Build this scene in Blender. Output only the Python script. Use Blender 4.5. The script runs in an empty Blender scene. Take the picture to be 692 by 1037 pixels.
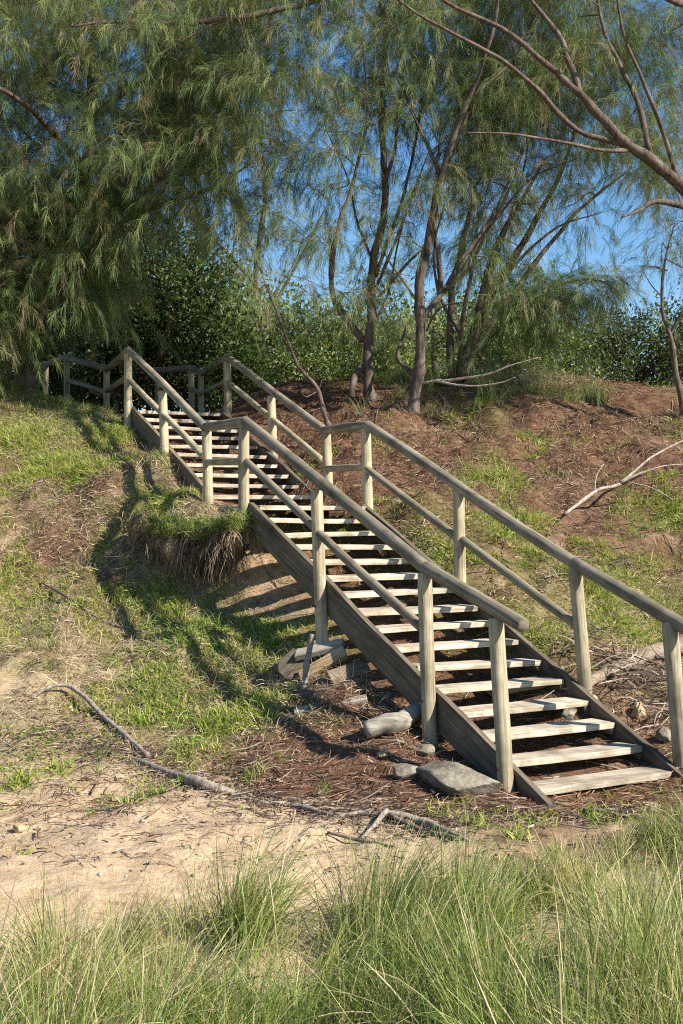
import bpy, bmesh, math, random
import numpy as np
from mathutils import Vector, Matrix

rng = np.random.default_rng(7)
random.seed(7)
SC = bpy.context.scene
COL = SC.collection

# ------------------------------------------------------------------ camera model (photo 692 x 1037)
F_PX, PITCH, PW, PH, CZ = 1200.0, 0.0027, 692.0, 1037.0, 1.9

def ray(px, py):
    x = (px - PW / 2) / F_PX; u = (PH / 2 - py) / F_PX
    c, s = math.cos(PITCH), math.sin(PITCH)
    return np.array([x, c - u * s, s + u * c])

def at(px, py, d):                       # a pixel of the photo at forward distance d -> world point
    r = ray(px, py) * (d / ray(px, py)[1])
    return np.array([r[0], r[1], r[2] + CZ])

# ------------------------------------------------------------------ properties
def tag(o, label=None, cat=None, group=None, kind=None):
    if label: o['label'] = label
    if cat: o['category'] = cat
    if group: o['group'] = group
    if kind: o['kind'] = kind
    return o

def empty(name, loc, label, cat, group=None):
    o = bpy.data.objects.new(name, None); COL.objects.link(o)
    o.location = Vector([float(v) for v in loc]); o.empty_display_size = .1
    return tag(o, label, cat, group)

# ------------------------------------------------------------------ value noise
def _h(ix, iy, iz, seed):
    n = (ix.astype(np.int64) * 374761393 + iy.astype(np.int64) * 668265263 + iz.astype(np.int64) * 2147483647 + seed * 974711) & 0xffffffff
    n = ((n ^ (n >> 13)) * 1274126177) & 0xffffffff
    n = n ^ (n >> 16)
    return (n & 0xffff) / 65535.0

def vnoise(p, seed=0):
    p = np.asarray(p, float)
    i = np.floor(p).astype(np.int64); f = p - i; f = f * f * (3 - 2 * f)
    r = 0
    for dx in (0, 1):
        for dy in (0, 1):
            for dz in (0, 1):
                w = (f[:, 0] if dx else 1 - f[:, 0]) * (f[:, 1] if dy else 1 - f[:, 1]) * (f[:, 2] if dz else 1 - f[:, 2])
                r = r + w * _h(i[:, 0] + dx, i[:, 1] + dy, i[:, 2] + dz, seed)
    return r * 2 - 1

def fbm(p, seed=0, oct=4, lac=2.03, gain=.5):
    a, r, q = 1.0, 0, np.asarray(p, float)
    for k in range(oct):
        r = r + a * vnoise(q, seed + k); q = q * lac + 3.7; a *= gain
    return r

def n2(x, y, s, seed=0, oct=3):
    return fbm(np.stack([x * s, y * s, np.zeros_like(x)], 1), seed, oct)

# ------------------------------------------------------------------ mesh buffers
class MB:
    def __init__(self): self.v = []; self.f3 = []; self.f4 = []; self.c = []; self.n = 0
    def add(self, v, f4=None, f3=None, col=None):
        v = np.asarray(v, float).reshape(-1, 3)
        if f4 is not None and len(f4): self.f4.append(np.asarray(f4, np.int64).reshape(-1, 4) + self.n)
        if f3 is not None and len(f3): self.f3.append(np.asarray(f3, np.int64).reshape(-1, 3) + self.n)
        if col is None: col = np.full((len(v), 3), .5)
        col = np.asarray(col, float)
        if col.ndim == 1: col = np.tile(col, (len(v), 1))
        self.c.append(col); self.v.append(v); self.n += len(v)
    def build(self, name, mat, parent=None, smooth=True, origin=None):
        me = bpy.data.meshes.new(name)
        v = np.concatenate(self.v); c = np.concatenate(self.c)
        org = np.zeros(3) if origin is None else np.asarray(origin, float)
        if parent is not None: org = np.array(parent.location)
        v = v - org
        f3 = np.concatenate(self.f3) if self.f3 else np.zeros((0, 3), np.int64)
        f4 = np.concatenate(self.f4) if self.f4 else np.zeros((0, 4), np.int64)
        me.vertices.add(len(v)); me.vertices.foreach_set('co', v.astype(np.float32).ravel())
        idx = np.concatenate([f3.ravel(), f4.ravel()])
        me.loops.add(len(idx)); me.loops.foreach_set('vertex_index', idx.astype(np.int32))
        tot = np.concatenate([np.full(len(f3), 3), np.full(len(f4), 4)])
        start = np.concatenate([[0], np.cumsum(tot)[:-1]])
        me.polygons.add(len(tot)); me.polygons.foreach_set('loop_start', start.astype(np.int32))
        me.polygons.foreach_set('use_smooth', np.full(len(tot), smooth))
        me.update(calc_edges=True)
        at_ = me.color_attributes.new('Col', 'FLOAT_COLOR', 'POINT')
        at_.data.foreach_set('color', np.concatenate([c, np.ones((len(c), 1))], 1).astype(np.float32).ravel())
        for mm in (mat if isinstance(mat, (list, tuple)) else [mat]): me.materials.append(mm)
        if isinstance(mat, (list, tuple)):
            mi = np.ones(len(tot), np.int32); mi[:self.split] = 0; me.polygons.foreach_set('material_index', mi)
        o = bpy.data.objects.new(name, me); COL.objects.link(o)
        if parent is not None: o.parent = parent
        else: o.location = Vector([float(x) for x in org])
        return o

def norm(a): return a / np.maximum(np.linalg.norm(a, axis=-1, keepdims=True), 1e-9)

def tube(mb, pts, rad, sides=8, col=(.5, .5, .5), rough=0.0, cap=True, seed=0):
    pts = np.asarray(pts, float); m = len(pts)
    rad = np.broadcast_to(np.asarray(rad, float), (m,)) if np.ndim(rad) else np.full(m, rad)
    tan = norm(np.gradient(pts, axis=0))
    ref = np.array([0, 0, 1.]) if abs(tan[0][2]) < .9 else np.array([1., 0, 0])
    u = norm(np.cross(tan[0], ref)); us = []
    for k in range(m):
        u = u - tan[k] * (u @ tan[k]); u = u / max(np.linalg.norm(u), 1e-9); us.append(u)
    us = np.array(us); vs = np.cross(tan, us)
    th = np.linspace(0, 2 * np.pi, sides, endpoint=False)
    R = rad[:, None] * np.ones(sides)
    P = pts[:, None, :] + R[..., None] * (np.cos(th)[None, :, None] * us[:, None, :] + np.sin(th)[None, :, None] * vs[:, None, :])
    P = P.reshape(-1, 3)
    if rough:
        nn = fbm(P * 9.0, seed + 5, 3)
        c0 = np.repeat(pts, sides, 0); P = c0 + (P - c0) * (1 + rough * nn)[:, None]
    k = np.arange(m - 1)[:, None] * sides; j = np.arange(sides)[None, :]; j2 = (j + 1) % sides
    f4 = np.stack([k + j, k + j2, k + sides + j2, k + sides + j], -1).reshape(-1, 4)
    f3 = None
    if cap:
        P = np.concatenate([P, pts[:1], pts[-1:]]); a, b = m * sides, m * sides + 1
        j = np.arange(sides); j2 = (j + 1) % sides
        f3 = np.concatenate([np.stack([np.full(sides, a), j2, j], 1), np.stack([np.full(sides, b), (m - 1) * sides + j, (m - 1) * sides + j2], 1)])
    mb.add(P, f4, f3, col)

def smooth_line(ctrl, per=6):
    c = np.asarray(ctrl, float)
    if len(c) < 3:
        t = np.linspace(0, 1, per + 1)[:, None]; return c[0] * (1 - t) + c[-1] * t
    p = np.concatenate([[2 * c[0] - c[1]], c, [2 * c[-1] - c[-2]]]); out = []
    for i in range(1, len(p) - 2):
        for t in np.linspace(0, 1, per, endpoint=False):
            a, b, d, e = p[i - 1], p[i], p[i + 1], p[i + 2]
            out.append(.5 * (2 * b + (d - a) * t + (2 * a - 5 * b + 4 * d - e) * t * t + (-a + 3 * b - 3 * d + e) * t ** 3))
    out.append(c[-1]); return np.array(out)

def ribbons(mb, base, dirs, length, width, grav, segs, col, col_tip=None, jit=.0, widthprof=None, face=None):
    N = len(base)
    d = norm(np.asarray(dirs, float)); p = np.asarray(base, float).copy()
    length = np.broadcast_to(length, (N,)); width = np.broadcast_to(width, (N,)); grav = np.broadcast_to(grav, (N,))
    rv = rng.normal(size=(N, 3)) if face is None else face
    side = norm(np.cross(d, rv))
    V = []
    prof = widthprof if widthprof is not None else np.linspace(1, .25, segs + 1)
    for s in range(segs + 1):
        w = side * (width * .5 * prof[s])[:, None]
        V.append(p - w); V.append(p + w)
        if s < segs:
            p = p + d * (length / segs)[:, None]
            d = d.copy(); d[:, 2] -= grav / segs
            if jit: d = d + rng.normal(size=d.shape) * jit
            d = norm(d); side = norm(side - d * np.sum(side * d, 1, keepdims=True))
    V = np.stack(V, 1)                                          # N, 2(segs+1), 3
    m = 2 * (segs + 1)
    k = np.arange(segs) * 2
    q = np.stack([k, k + 1, k + 3, k + 2], 1)
    f4 = (np.arange(N)[:, None, None] * m + q[None]).reshape(-1, 4)
    col = np.asarray(col, float)
    if col.ndim == 1: col = np.tile(col, (N, 1))
    if col_tip is None: C = np.repeat(col[:, None], m, 1)
    else:
        ct = np.asarray(col_tip, float)
        if ct.ndim == 1: ct = np.tile(ct, (N, 1))
        tt = np.repeat(np.linspace(0, 1, segs + 1) ** 1.5, 2)[None, :, None]
        C = col[:, None] * (1 - tt) + ct[:, None] * tt
    mb.add(V.reshape(-1, 3), f4, None, C.reshape(-1, 3))

def leaves(mb, base, dirs, up, length, width, col):
    N = len(base); d = norm(dirs); s = norm(np.cross(d, up)); nn = np.cross(s, d)
    L = np.broadcast_to(length, (N,))[:, None]; W = np.broadcast_to(width, (N,))[:, None]
    b = base; tip = b + d * L - nn * L * .12
    l = b + d * L * .45 - s * W * .5 + nn * W * .16; r = b + d * L * .45 + s * W * .5 + nn * W * .16
    m = b + d * L * .5
    V = np.stack([b, l, tip, r], 1).reshape(-1, 3)
    k = np.arange(N)[:, None] * 4
    f3 = np.concatenate([k + np.array([[0, 2, 1]]), k + np.array([[0, 3, 2]])])
    mb.add(V, None, f3, np.repeat(col, 4, 0))

# ------------------------------------------------------------------ materials
def newmat(name):
    m = bpy.data.materials.new(name); m.use_nodes = True
    nt = m.node_tree; nt.nodes.clear()
    out = nt.nodes.new('ShaderNodeOutputMaterial')
    return m, nt, out

def N(nt, typ, **kw):
    n = nt.nodes.new(typ)
    for k, v in kw.items():
        if k in n.inputs: n.inputs[k].default_value = v
        else: setattr(n, k, v)
    return n

def ramp(nt, fac, stops):
    r = nt.nodes.new('ShaderNodeValToRGB'); e = r.color_ramp.elements
    while len(e) > 1: e.remove(e[0])
    e[0].position = stops[0][0]; e[0].color = (*stops[0][1], 1)
    for p, c in stops[1:]:
        x = e.new(p); x.color = (*c, 1)
    nt.links.new(fac, r.inputs[0]); return r.outputs[0]

def mixc(nt, fac, a, b, mode='MIX'):
    m = nt.nodes.new('ShaderNodeMix'); m.data_type = 'RGBA'; m.blend_type = mode
    for sock, v in ((m.inputs[0], fac), (m.inputs[6], a), (m.inputs[7], b)):
        if hasattr(v, 'is_linked'): nt.links.new(v, sock)
        elif isinstance(v, tuple): sock.default_value = (*v, 1)
        else: sock.default_value = v
    return m.outputs[2]

def math_(nt, op, a, b=None, clamp=False):
    m = nt.nodes.new('ShaderNodeMath'); m.operation = op; m.use_clamp = clamp
    for i, v in enumerate((a, b)):
        if v is None: continue
        if hasattr(v, 'is_linked'): nt.links.new(v, m.inputs[i])
        else: m.inputs[i].default_value = v
    return m.outputs[0]

def wood_mat(name, dark, mid, light, green=None, rough=.8, grain=26.0, bump=.4, dirt=None):
    """weathered timber, grain along local X"""
    m, nt, out = newmat(name); L = nt.links.new
    tc = N(nt, 'ShaderNodeTexCoord'); oi = N(nt, 'ShaderNodeObjectInfo')
    off = N(nt, 'ShaderNodeVectorMath', operation='MULTIPLY_ADD')
    comb = N(nt, 'ShaderNodeCombineXYZ'); L(oi.outputs['Random'], comb.inputs[0]); L(oi.outputs['Random'], comb.inputs[1]); L(oi.outputs['Random'], comb.inputs[2])
    L(comb.outputs[0], off.inputs[0]); off.inputs[1].default_value = (37, 23, 51); L(tc.outputs['Object'], off.inputs[2])
    mp = N(nt, 'ShaderNodeMapping'); mp.inputs['Scale'].default_value = (1.1, grain, grain); L(off.outputs[0], mp.inputs[0])
    g = N(nt, 'ShaderNodeTexNoise', Scale=1.6, Detail=6.0, Roughness=.65); L(mp.outputs[0], g.inputs['Vector'])
    big = N(nt, 'ShaderNodeTexNoise', Scale=3.2, Detail=4.0, Roughness=.6); L(off.outputs[0], big.inputs['Vector'])
    c = ramp(nt, g.outputs[0], [(.30, dark), (.5, mid), (.72, light)])
    c = mixc(nt, math_(nt, 'MULTIPLY', math_(nt, 'SUBTRACT', big.outputs[0], .42, True), 1.8, True), c, mid, 'MULTIPLY') if False else c
    st = ramp(nt, big.outputs[0], [(.34, (.45, .43, .40)), (.52, (1, 1, 1)), (.72, (1.2, 1.17, 1.12))])
    c = mixc(nt, .8, c, st, 'MULTIPLY')
    pr = ramp(nt, oi.outputs['Random'], [(0, (.82, .81, .80)), (1, (1.14, 1.12, 1.08))])
    c = mixc(nt, 1.0, c, pr, 'MULTIPLY')
    if green:
        gn = N(nt, 'ShaderNodeTexNoise', Scale=5.0, Detail=5.0, Roughness=.7); L(off.outputs[0], gn.inputs['Vector'])
        gf = ramp(nt, gn.outputs[0], [(.45, (0, 0, 0)), (.68, (.65, .65, .65))])
        c = mixc(nt, gf, c, green)
    # drying cracks: thin dark lines along the grain
    mp2 = N(nt, 'ShaderNodeMapping'); mp2.inputs['Scale'].default_value = (.8, 34, 34); L(off.outputs[0], mp2.inputs[0])
    cr = N(nt, 'ShaderNodeTexVoronoi', feature='DISTANCE_TO_EDGE', Scale=1.0); L(mp2.outputs[0], cr.inputs['Vector'])
    cf = ramp(nt, cr.outputs['Distance'], [(.0, (.45, .43, .4)), (.045, (1, 1, 1))])
    c = mixc(nt, .6, c, cf, 'MULTIPLY')
    if dirt:
        dn_ = N(nt, 'ShaderNodeTexNoise', Scale=7.0, Detail=7.0, Roughness=.75); L(off.outputs[0], dn_.inputs['Vector'])
        c = mixc(nt, ramp(nt, dn_.outputs[0], [(.50, (0, 0, 0)), (.66, (.8, .8, .8))]), c, dirt)
    b = N(nt, 'ShaderNodeBsdfPrincipled', Roughness=rough); L(c, b.inputs['Base Color'])
    b.inputs['Specular IOR Level'].default_value = .25
    bm = N(nt, 'ShaderNodeBump', Strength=bump, Distance=.006)
    hsum = math_(nt, 'ADD', g.outputs[0], math_(nt, 'MULTIPLY', cf, .35)); L(hsum, bm.inputs['Height']); L(bm.outputs[0], b.inputs['Normal'])
    L(b.outputs[0], out.inputs[0]); return m

def leaf_mat(name, trans=.35, gain=1.0, rough=.55):
    m, nt, out = newmat(name); L = nt.links.new
    a = N(nt, 'ShaderNodeAttribute', attribute_name='Col')
    c = a.outputs['Color']
    b = N(nt, 'ShaderNodeBsdfPrincipled', Roughness=rough); b.inputs['Specular IOR Level'].default_value = .25
    L(c, b.inputs['Base Color'])
    t = N(nt, 'ShaderNodeBsdfTranslucent'); L(mixc(nt, 1.0, c, (1.15, 1.2, .7), 'MULTIPLY'), t.inputs[0])
    mx = N(nt, 'ShaderNodeMixShader'); mx.inputs[0].default_value = trans
    L(b.outputs[0], mx.inputs[1]); L(t.outputs[0], mx.inputs[2]); L(mx.outputs[0], out.inputs[0]); return m

def bark_mat(name, dark, light, sc=7.0, lichen=None):
    m, nt, out = newmat(name); L = nt.links.new
    tc = N(nt, 'ShaderNodeTexCoord')
    mp = N(nt, 'ShaderNodeMapping'); mp.inputs['Scale'].default_value = (sc * 2.2, sc * 2.2, sc * .7); L(tc.outputs['Object'], mp.inputs[0])
    g = N(nt, 'ShaderNodeTexNoise', Scale=1.5, Detail=6.0, Roughness=.7); L(mp.outputs[0], g.inputs['Vector'])
    c = ramp(nt, g.outputs[0], [(.32, dark), (.62, light)])
    if lichen:
        l = N(nt, 'ShaderNodeTexNoise', Scale=4.0, Detail=5.0, Roughness=.65); L(tc.outputs['Object'], l.inputs['Vector'])
        c = mixc(nt, ramp(nt, l.outputs[0], [(.5, (0, 0, 0)), (.66, (.7, .7, .7))]), c, lichen)
    b = N(nt, 'ShaderNodeBsdfPrincipled', Roughness=.9); b.inputs['Specular IOR Level'].default_value = .15; L(c, b.inputs['Base Color'])
    bm = N(nt, 'ShaderNodeBump', Strength=.7, Distance=.02); L(g.outputs[0], bm.inputs['Height']); L(bm.outputs[0], b.inputs['Normal'])
    L(b.outputs[0], out.inputs[0]); return m

def stone_mat(name, a, b_, c_):
    m, nt, out = newmat(name); L = nt.links.new
    tc = N(nt, 'ShaderNodeTexCoord')
    n1 = N(nt, 'ShaderNodeTexNoise', Scale=6.0, Detail=8.0, Roughness=.65); L(tc.outputs['Object'], n1.inputs['Vector'])
    n3 = N(nt, 'ShaderNodeTexNoise', Scale=45.0, Detail=3.0, Roughness=.6); L(tc.outputs['Object'], n3.inputs['Vector'])
    c = ramp(nt, n1.outputs[0], [(.34, a), (.5, b_), (.68, c_)])
    c = mixc(nt, .5, c, ramp(nt, n3.outputs[0], [(.35, (.6, .6, .6)), (.6, (1.1, 1.1, 1.1))]), 'MULTIPLY')
    b = N(nt, 'ShaderNodeBsdfPrincipled', Roughness=.92); b.inputs['Specular IOR Level'].default_value = .15; L(c, b.inputs['Base Color'])
    bm = N(nt, 'ShaderNodeBump', Strength=.6, Distance=.02); L(math_(nt, 'ADD', n1.outputs[0], math_(nt, 'MULTIPLY', n3.outputs[0], .3)), bm.inputs['Height']); L(bm.outputs[0], b.inputs['Normal'])
    L(b.outputs[0], out.inputs[0]); return m

def ground_mat():
    m, nt, out = newmat('ground_surface'); L = nt.links.new
    tc = N(nt, 'ShaderNodeTexCoord'); P = tc.outputs['Object']
    at_ = N(nt, 'ShaderNodeAttribute', attribute_name='Col')
    sep = N(nt, 'ShaderNodeSeparateColor'); L(at_.outputs['Color'], sep.inputs[0])
    gN = N(nt, 'ShaderNodeTexNoise', Scale=2.6, Detail=8.0, Roughness=.68); L(P, gN.inputs['Vector'])
    fN = N(nt, 'ShaderNodeTexNoise', Scale=34.0, Detail=5.0, Roughness=.7); L(P, fN.inputs['Vector'])
    mN = N(nt, 'ShaderNodeTexNoise', Scale=9.0, Detail=6.0, Roughness=.7); L(P, mN.inputs['Vector'])
    sand = ramp(nt, mN.outputs[0], [(.28, (.34, .23, .13)), (.48, (.50, .36, .22)), (.7, (.58, .44, .285))])
    sand = mixc(nt, .6, sand, ramp(nt, fN.outputs[0], [(.3, (.55, .5, .45)), (.5, (1, 1, 1)), (.72, (1.12, 1.1, 1.08))]), 'MULTIPLY')
    soil = ramp(nt, mN.outputs[0], [(.3, (.14, .09, .055)), (.5, (.32, .22, .13)), (.7, (.44, .33, .21))])
    soil = mixc(nt, .7, soil, ramp(nt, fN.outputs[0], [(.34, (.4, .37, .33)), (.55, (1, 1, 1)), (.75, (1.25, 1.2, 1.1))]), 'MULTIPLY')
    # fallen needles: stretched red-brown fibres
    mp = N(nt, 'ShaderNodeMapping'); mp.inputs['Scale'].default_value = (9, 34, 20); mp.inputs['Rotation'].default_value = (0, 0, .5); L(P, mp.inputs[0])
    lN = N(nt, 'ShaderNodeTexNoise', Scale=1.6, Detail=7.0, Roughness=.75, Distortion=.6); L(mp.outputs[0], lN.inputs['Vector'])
    lit = ramp(nt, lN.outputs[0], [(.3, (.042, .023, .014)), (.5, (.138, .076, .045)), (.7, (.27, .165, .10))])
    def soft(f, n, k):
        d = math_(nt, 'ADD', f, math_(nt, 'MULTIPLY', math_(nt, 'SUBTRACT', n, .5), k))
        return ramp(nt, d, [(.38, (0, 0, 0)), (.62, (1, 1, 1))])
    c = mixc(nt, soft(sep.outputs[0], gN.outputs[0], 1.3), soil, sand)
    c = mixc(nt, soft(sep.outputs[1], gN.outputs[0], 1.1), c, lit)
    gr = ramp(nt, mN.outputs[0], [(.3, (.06, .075, .02)), (.6, (.14, .155, .045))])
    c = mixc(nt, math_(nt, 'MULTIPLY', soft(sep.outputs[2], gN.outputs[0], 1.2), .5), c, gr)
    b = N(nt, 'ShaderNodeBsdfPrincipled', Roughness=.95); b.inputs['Specular IOR Level'].default_value = .1; L(c, b.inputs['Base Color'])
    h = math_(nt, 'ADD', math_(nt, 'MULTIPLY', fN.outputs[0], .35), math_(nt, 'ADD', mN.outputs[0], math_(nt, 'MULTIPLY', lN.outputs[0], .3)))
    bm = N(nt, 'ShaderNodeBump', Strength=.8, Distance=.045); L(h, bm.inputs['Height']); L(bm.outputs[0], b.inputs['Normal'])
    L(b.outputs[0], out.inputs[0]); return m

M = {}
M['ground'] = ground_mat()
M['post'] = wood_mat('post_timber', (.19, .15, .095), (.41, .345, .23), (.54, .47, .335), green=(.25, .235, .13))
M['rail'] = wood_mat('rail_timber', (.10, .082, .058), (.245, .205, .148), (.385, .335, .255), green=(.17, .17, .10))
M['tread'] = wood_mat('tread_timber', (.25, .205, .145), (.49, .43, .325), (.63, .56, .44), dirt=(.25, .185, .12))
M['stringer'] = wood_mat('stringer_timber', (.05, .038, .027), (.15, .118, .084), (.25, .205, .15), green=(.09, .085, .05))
M['drift_board'] = wood_mat('weathered_board', (.10, .075, .05), (.22, .17, .12), (.34, .28, .20), grain=20)
M['grey_wood'] = wood_mat('driftwood', (.12, .10, .08), (.28, .25, .205), (.44, .40, .34), grain=20)
M['saw_wood'] = wood_mat('sawn_offcut', (.26, .18, .09), (.48, .35, .19), (.60, .47, .29))
M['steel'] = newmat('rusty_bolt')[0]
_nt = M['steel'].node_tree; _b = N(_nt, 'ShaderNodeBsdfPrincipled', Roughness=.7); _b.inputs['Base Color'].default_value = (.12, .055, .03, 1); _b.inputs['Metallic'].default_value = .4
_nt.links.new(_b.outputs[0], [n for n in _nt.nodes if n.type == 'OUTPUT_MATERIAL'][0].inputs[0])
M['bark'] = bark_mat('casuarina_bark', (.03, .023, .018), (.15, .108, .08), lichen=(.21, .18, .145))
M['bark_pale'] = bark_mat('pale_dead_bark', (.22, .16, .12), (.50, .42, .34))
M['bark_dark'] = bark_mat('dark_driftwood_bark', (.05, .038, .03), (.24, .19, .15))
M['needle'] = leaf_mat('casuarina_needles', trans=.24)
M['leaf'] = leaf_mat('broad_leaves', trans=.30, rough=.42)
M['blade'] = leaf_mat('grass_blades', trans=.35, rough=.6)
M['litter'] = leaf_mat('dry_litter', trans=.05, rough=.9)
M['drift'] = bark_mat('driftwood_bark', (.09, .07, .055), (.36, .30, .24), 8.0)
M['stone'] = stone_mat('grey_stone', (.09, .075, .055), (.21, .18, .13), (.33, .29, .22))
M['ochre'] = stone_mat('ochre_rock', (.22, .14, .07), (.42, .29, .16), (.54, .40, .24))

# ------------------------------------------------------------------ stair frame (world)
SA, SR, SG, SW = .5002, .1263, .2945, 1.2
B1 = np.array([1.2799, 7.7575, -1.7999 + CZ])
t1 = np.array([math.cos(SA), math.sin(SA), 0]); n1 = np.array([-math.sin(SA), math.cos(SA), 0])
SA2, SR2, SG2 = .4475, .1311, .3378
B2 = np.array([-1.4192, 13.0872, B1[2] + 15 * SR])
t2 = np.array([math.cos(SA2), math.sin(SA2), 0]); nn2 = np.array([-math.sin(SA2), math.cos(SA2), 0])
UP = np.array([0, 0, 1.])
ZL = B2[2]; ZT = ZL + 10 * SR2

def on_plane(px, py, B, t, off):
    d = ray(px, py); o = np.array([0, 0, CZ])
    return o + d * (((B - o) @ t + off) / (d @ t))

# ------------------------------------------------------------------ terrain
# px, py, distance, sand, litter, grass
CT = [
 (0,1037,4.3,.6,.1,.2),(346,1037,4.3,.6,.1,.2),(692,1037,4.3,.6,.1,.2),(-150,1000,4.6,.8,0,.1),(850,1000,4.6,.5,.1,.3),
 (346,862,6.65,.9,0,.05),(0,862,6.6,.95,0,.0),(692,862,6.7,.5,.3,.3),(180,850,6.8,.95,0,.05),(520,850,6.9,.5,.5,.1),
 (0,790,8.3,.75,.1,.45),(150,790,8.2,.7,.2,.3),(300,830,7.25,.95,.05,.05),(400,800,7.8,.35,.75,.1),(460,830,7.3,.6,.5,0),(600,815,7.7,.5,.5,.05),
 (0,700,10.0,.75,.0,.5),(100,690,10.1,.65,.05,.55),(200,700,9.9,.1,.1,1.15),(270,710,9.55,.1,.1,1.2),(0,740,9.3,.55,.1,.6),(100,745,9.2,.45,.25,.55),(200,760,8.75,.4,.5,.5),
 (280,770,8.5,.2,.85,.3),(330,785,8.2,.1,.95,.15),(400,770,8.35,.1,.9,.2),
 (0,640,11.3,.45,.0,.75),(100,640,11.1,.5,.1,.6),(190,640,10.9,.05,.05,1.2),
 (0,560,13.0,.12,.45,.55),(60,560,12.9,.08,.7,.3),(120,575,12.4,.08,.6,.4),(0,480,14.6,.05,.65,.45),(100,480,13.9,.05,.7,.4),(50,440,15.4,.1,.3,.9),
 (0,388,17.3,.0,.4,.9),(60,409,16.9,.0,.5,.8),(110,424,16.4,.0,.4,.8),(130,440,15.7,.0,.2,1.),(70,450,15.3,.1,.1,1.),(150,470,14.3,.1,.1,1.),
 (167,457,14.3,.1,.3,.9),(195,495,13.2,.1,.2,1.),(211,507,12.9,.1,.2,1.),(175,505,13.1,.1,.15,1.),(235,522,11.95,.1,.3,.9),(247,524,11.75,.1,.3,.9),(150,520,12.9,.1,.4,.8),
 (205,532,12.05,.1,.3,.9),(170,540,12.25,.1,.5,.7),(140,520,13.0,.2,.5,.6),
 (205,586,12.0,.0,.5,.05),(170,572,12.2,.0,.5,.1),(148,560,12.55,.0,.5,.2),(232,596,11.85,.0,.5,.05),(200,612,11.5,.0,.2,.8),(170,610,11.75,.0,.2,.9),(240,606,11.6,.38,.3,.2),(265,606,11.55,.38,.3,.2),(300,612,11.2,.38,.3,.2),
 (200,640,10.9,.0,.0,1.4),(260,640,10.8,.0,.0,1.4),(300,650,10.5,.0,.2,1.1),(250,680,10.1,.0,.0,1.4),(220,660,10.5,.0,.0,1.4),
 (326,660,10.19,.2,.6,.5),(350,690,9.5,.2,.7,.4),(300,720,9.3,.1,.6,.6),(380,720,9.05,.1,.8,.3),(437,757,8.70,.1,.9,.1),(400,745,8.75,.1,.7,.3),(513,803,7.88,.3,.7,.0),
 (690,772,8.40,.5,.5,.1),(593,699,9.31,.3,.5,.5),(466,590,10.83,.1,.5,.7),(373,520,12.30,.1,.6,.6),(333,499,13.44,.0,.9,.3),(277,455,14.95,.0,.9,.2),(231,421,16.43,.0,.9,.2),
 (420,555,11.7,.1,.5,.8),(530,640,10.1,.1,.4,.8),
 (692,700,9.7,.4,.4,.5),(640,672,10.2,.2,.6,.4),(692,640,10.9,.1,.4,.8),(640,630,10.7,.05,.1,1.15),(600,610,10.95,.05,.3,.95),(540,590,11.25,.1,.6,.7),(500,560,11.7,.1,.7,.5),(480,545,11.9,.1,.6,.7),
 (692,540,12.6,.2,.5,.6),(600,535,12.35,.3,.7,.3),(640,560,12.1,.3,.6,.4),(540,510,12.75,.1,.8,.3),(450,500,12.9,.1,.7,.5),(692,460,14.5,.2,.6,.5),(640,470,14.0,.1,.9,.1),(600,450,14.3,.1,.8,.3),(560,470,13.8,.1,.9,.2),(500,470,13.6,.1,.6,.7),
 (420,470,13.7,.0,.9,.2),(380,470,13.9,.0,.95,.1),(420,412,15.3,.0,.9,.2),(375,402,15.9,.0,.95,.1),(470,420,15.2,.1,.6,.6),(500,402,15.8,.0,.8,.4),(560,410,15.5,.1,.85,.2),(600,388,16.6,.0,.8,.3),(692,398,16.6,.1,.6,.5),(640,400,16.2,.1,.8,.3),
 (300,390,17.2,.0,1,.05),(340,398,16.4,.0,1,.05),(260,402,17.3,.0,1,.05),(300,430,15.6,.0,1,.05),(350,440,14.9,.0,1,.05),
]
ctl = np.array([np.concatenate([at(a, b, d), [s, l, g]]) for a, b, d, s, l, g in CT])
extra = []
for k, dz in ((.3, -.12), (3, -.26), (6, -.34), (9, -.42), (12, -.50), (14, -.58)):        # soil below the lower flight
    p = B1 + t1 * .65 + n1 * SG * k + UP * (SR * k + dz); extra.append([*p, .1, .75, .25])
    p = B1 + t1 * 1.18 + n1 * SG * k + UP * (SR * k + dz * .55 - .03); extra.append([*p, .1, .65, .4])
for k in (1, 4, 7, 10):                                                                   # soil below the upper flight
    for s in (.25, .95):
        p = B2 + t2 * s + nn2 * SG2 * (k - 1) + UP * (SR2 * k - .3); extra.append([*p, .0, .8, .1])
for s, d in ((.1, .55), (.6, .7), (1.1, .75)):
    p = B2 + t2 * s - nn2 * d + UP * -.16; extra.append([*p, 0, .7, .2])
for x, y, z in ((-2.4, 17.6, ZT - .12), (-3.4, 18.6, ZT - .05), (-4.6, 19.5, ZT + .12), (-1.6, 18.4, ZT - .1), (-2.2, 20, ZT), (-5.5, 18.5, ZT + .25)):
    extra.append([x, y, z, 0, .9, .2])
ctl = np.concatenate([ctl, np.array(extra)])

def sstep(a, b, x):
    t = np.clip((x - a) / (b - a), 0, 1); return t * t * (3 - 2 * t)

def base_z(x, y):
    z = 0.0 + 3.6 * sstep(7.6, 17.2, y + .18 * np.abs(x) * (x < 0))
    z = z - .9 * sstep(18.5, 27, y)
    return z - .25 * sstep(0, -6, y) - .6 * sstep(-6, -40, y)

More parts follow.
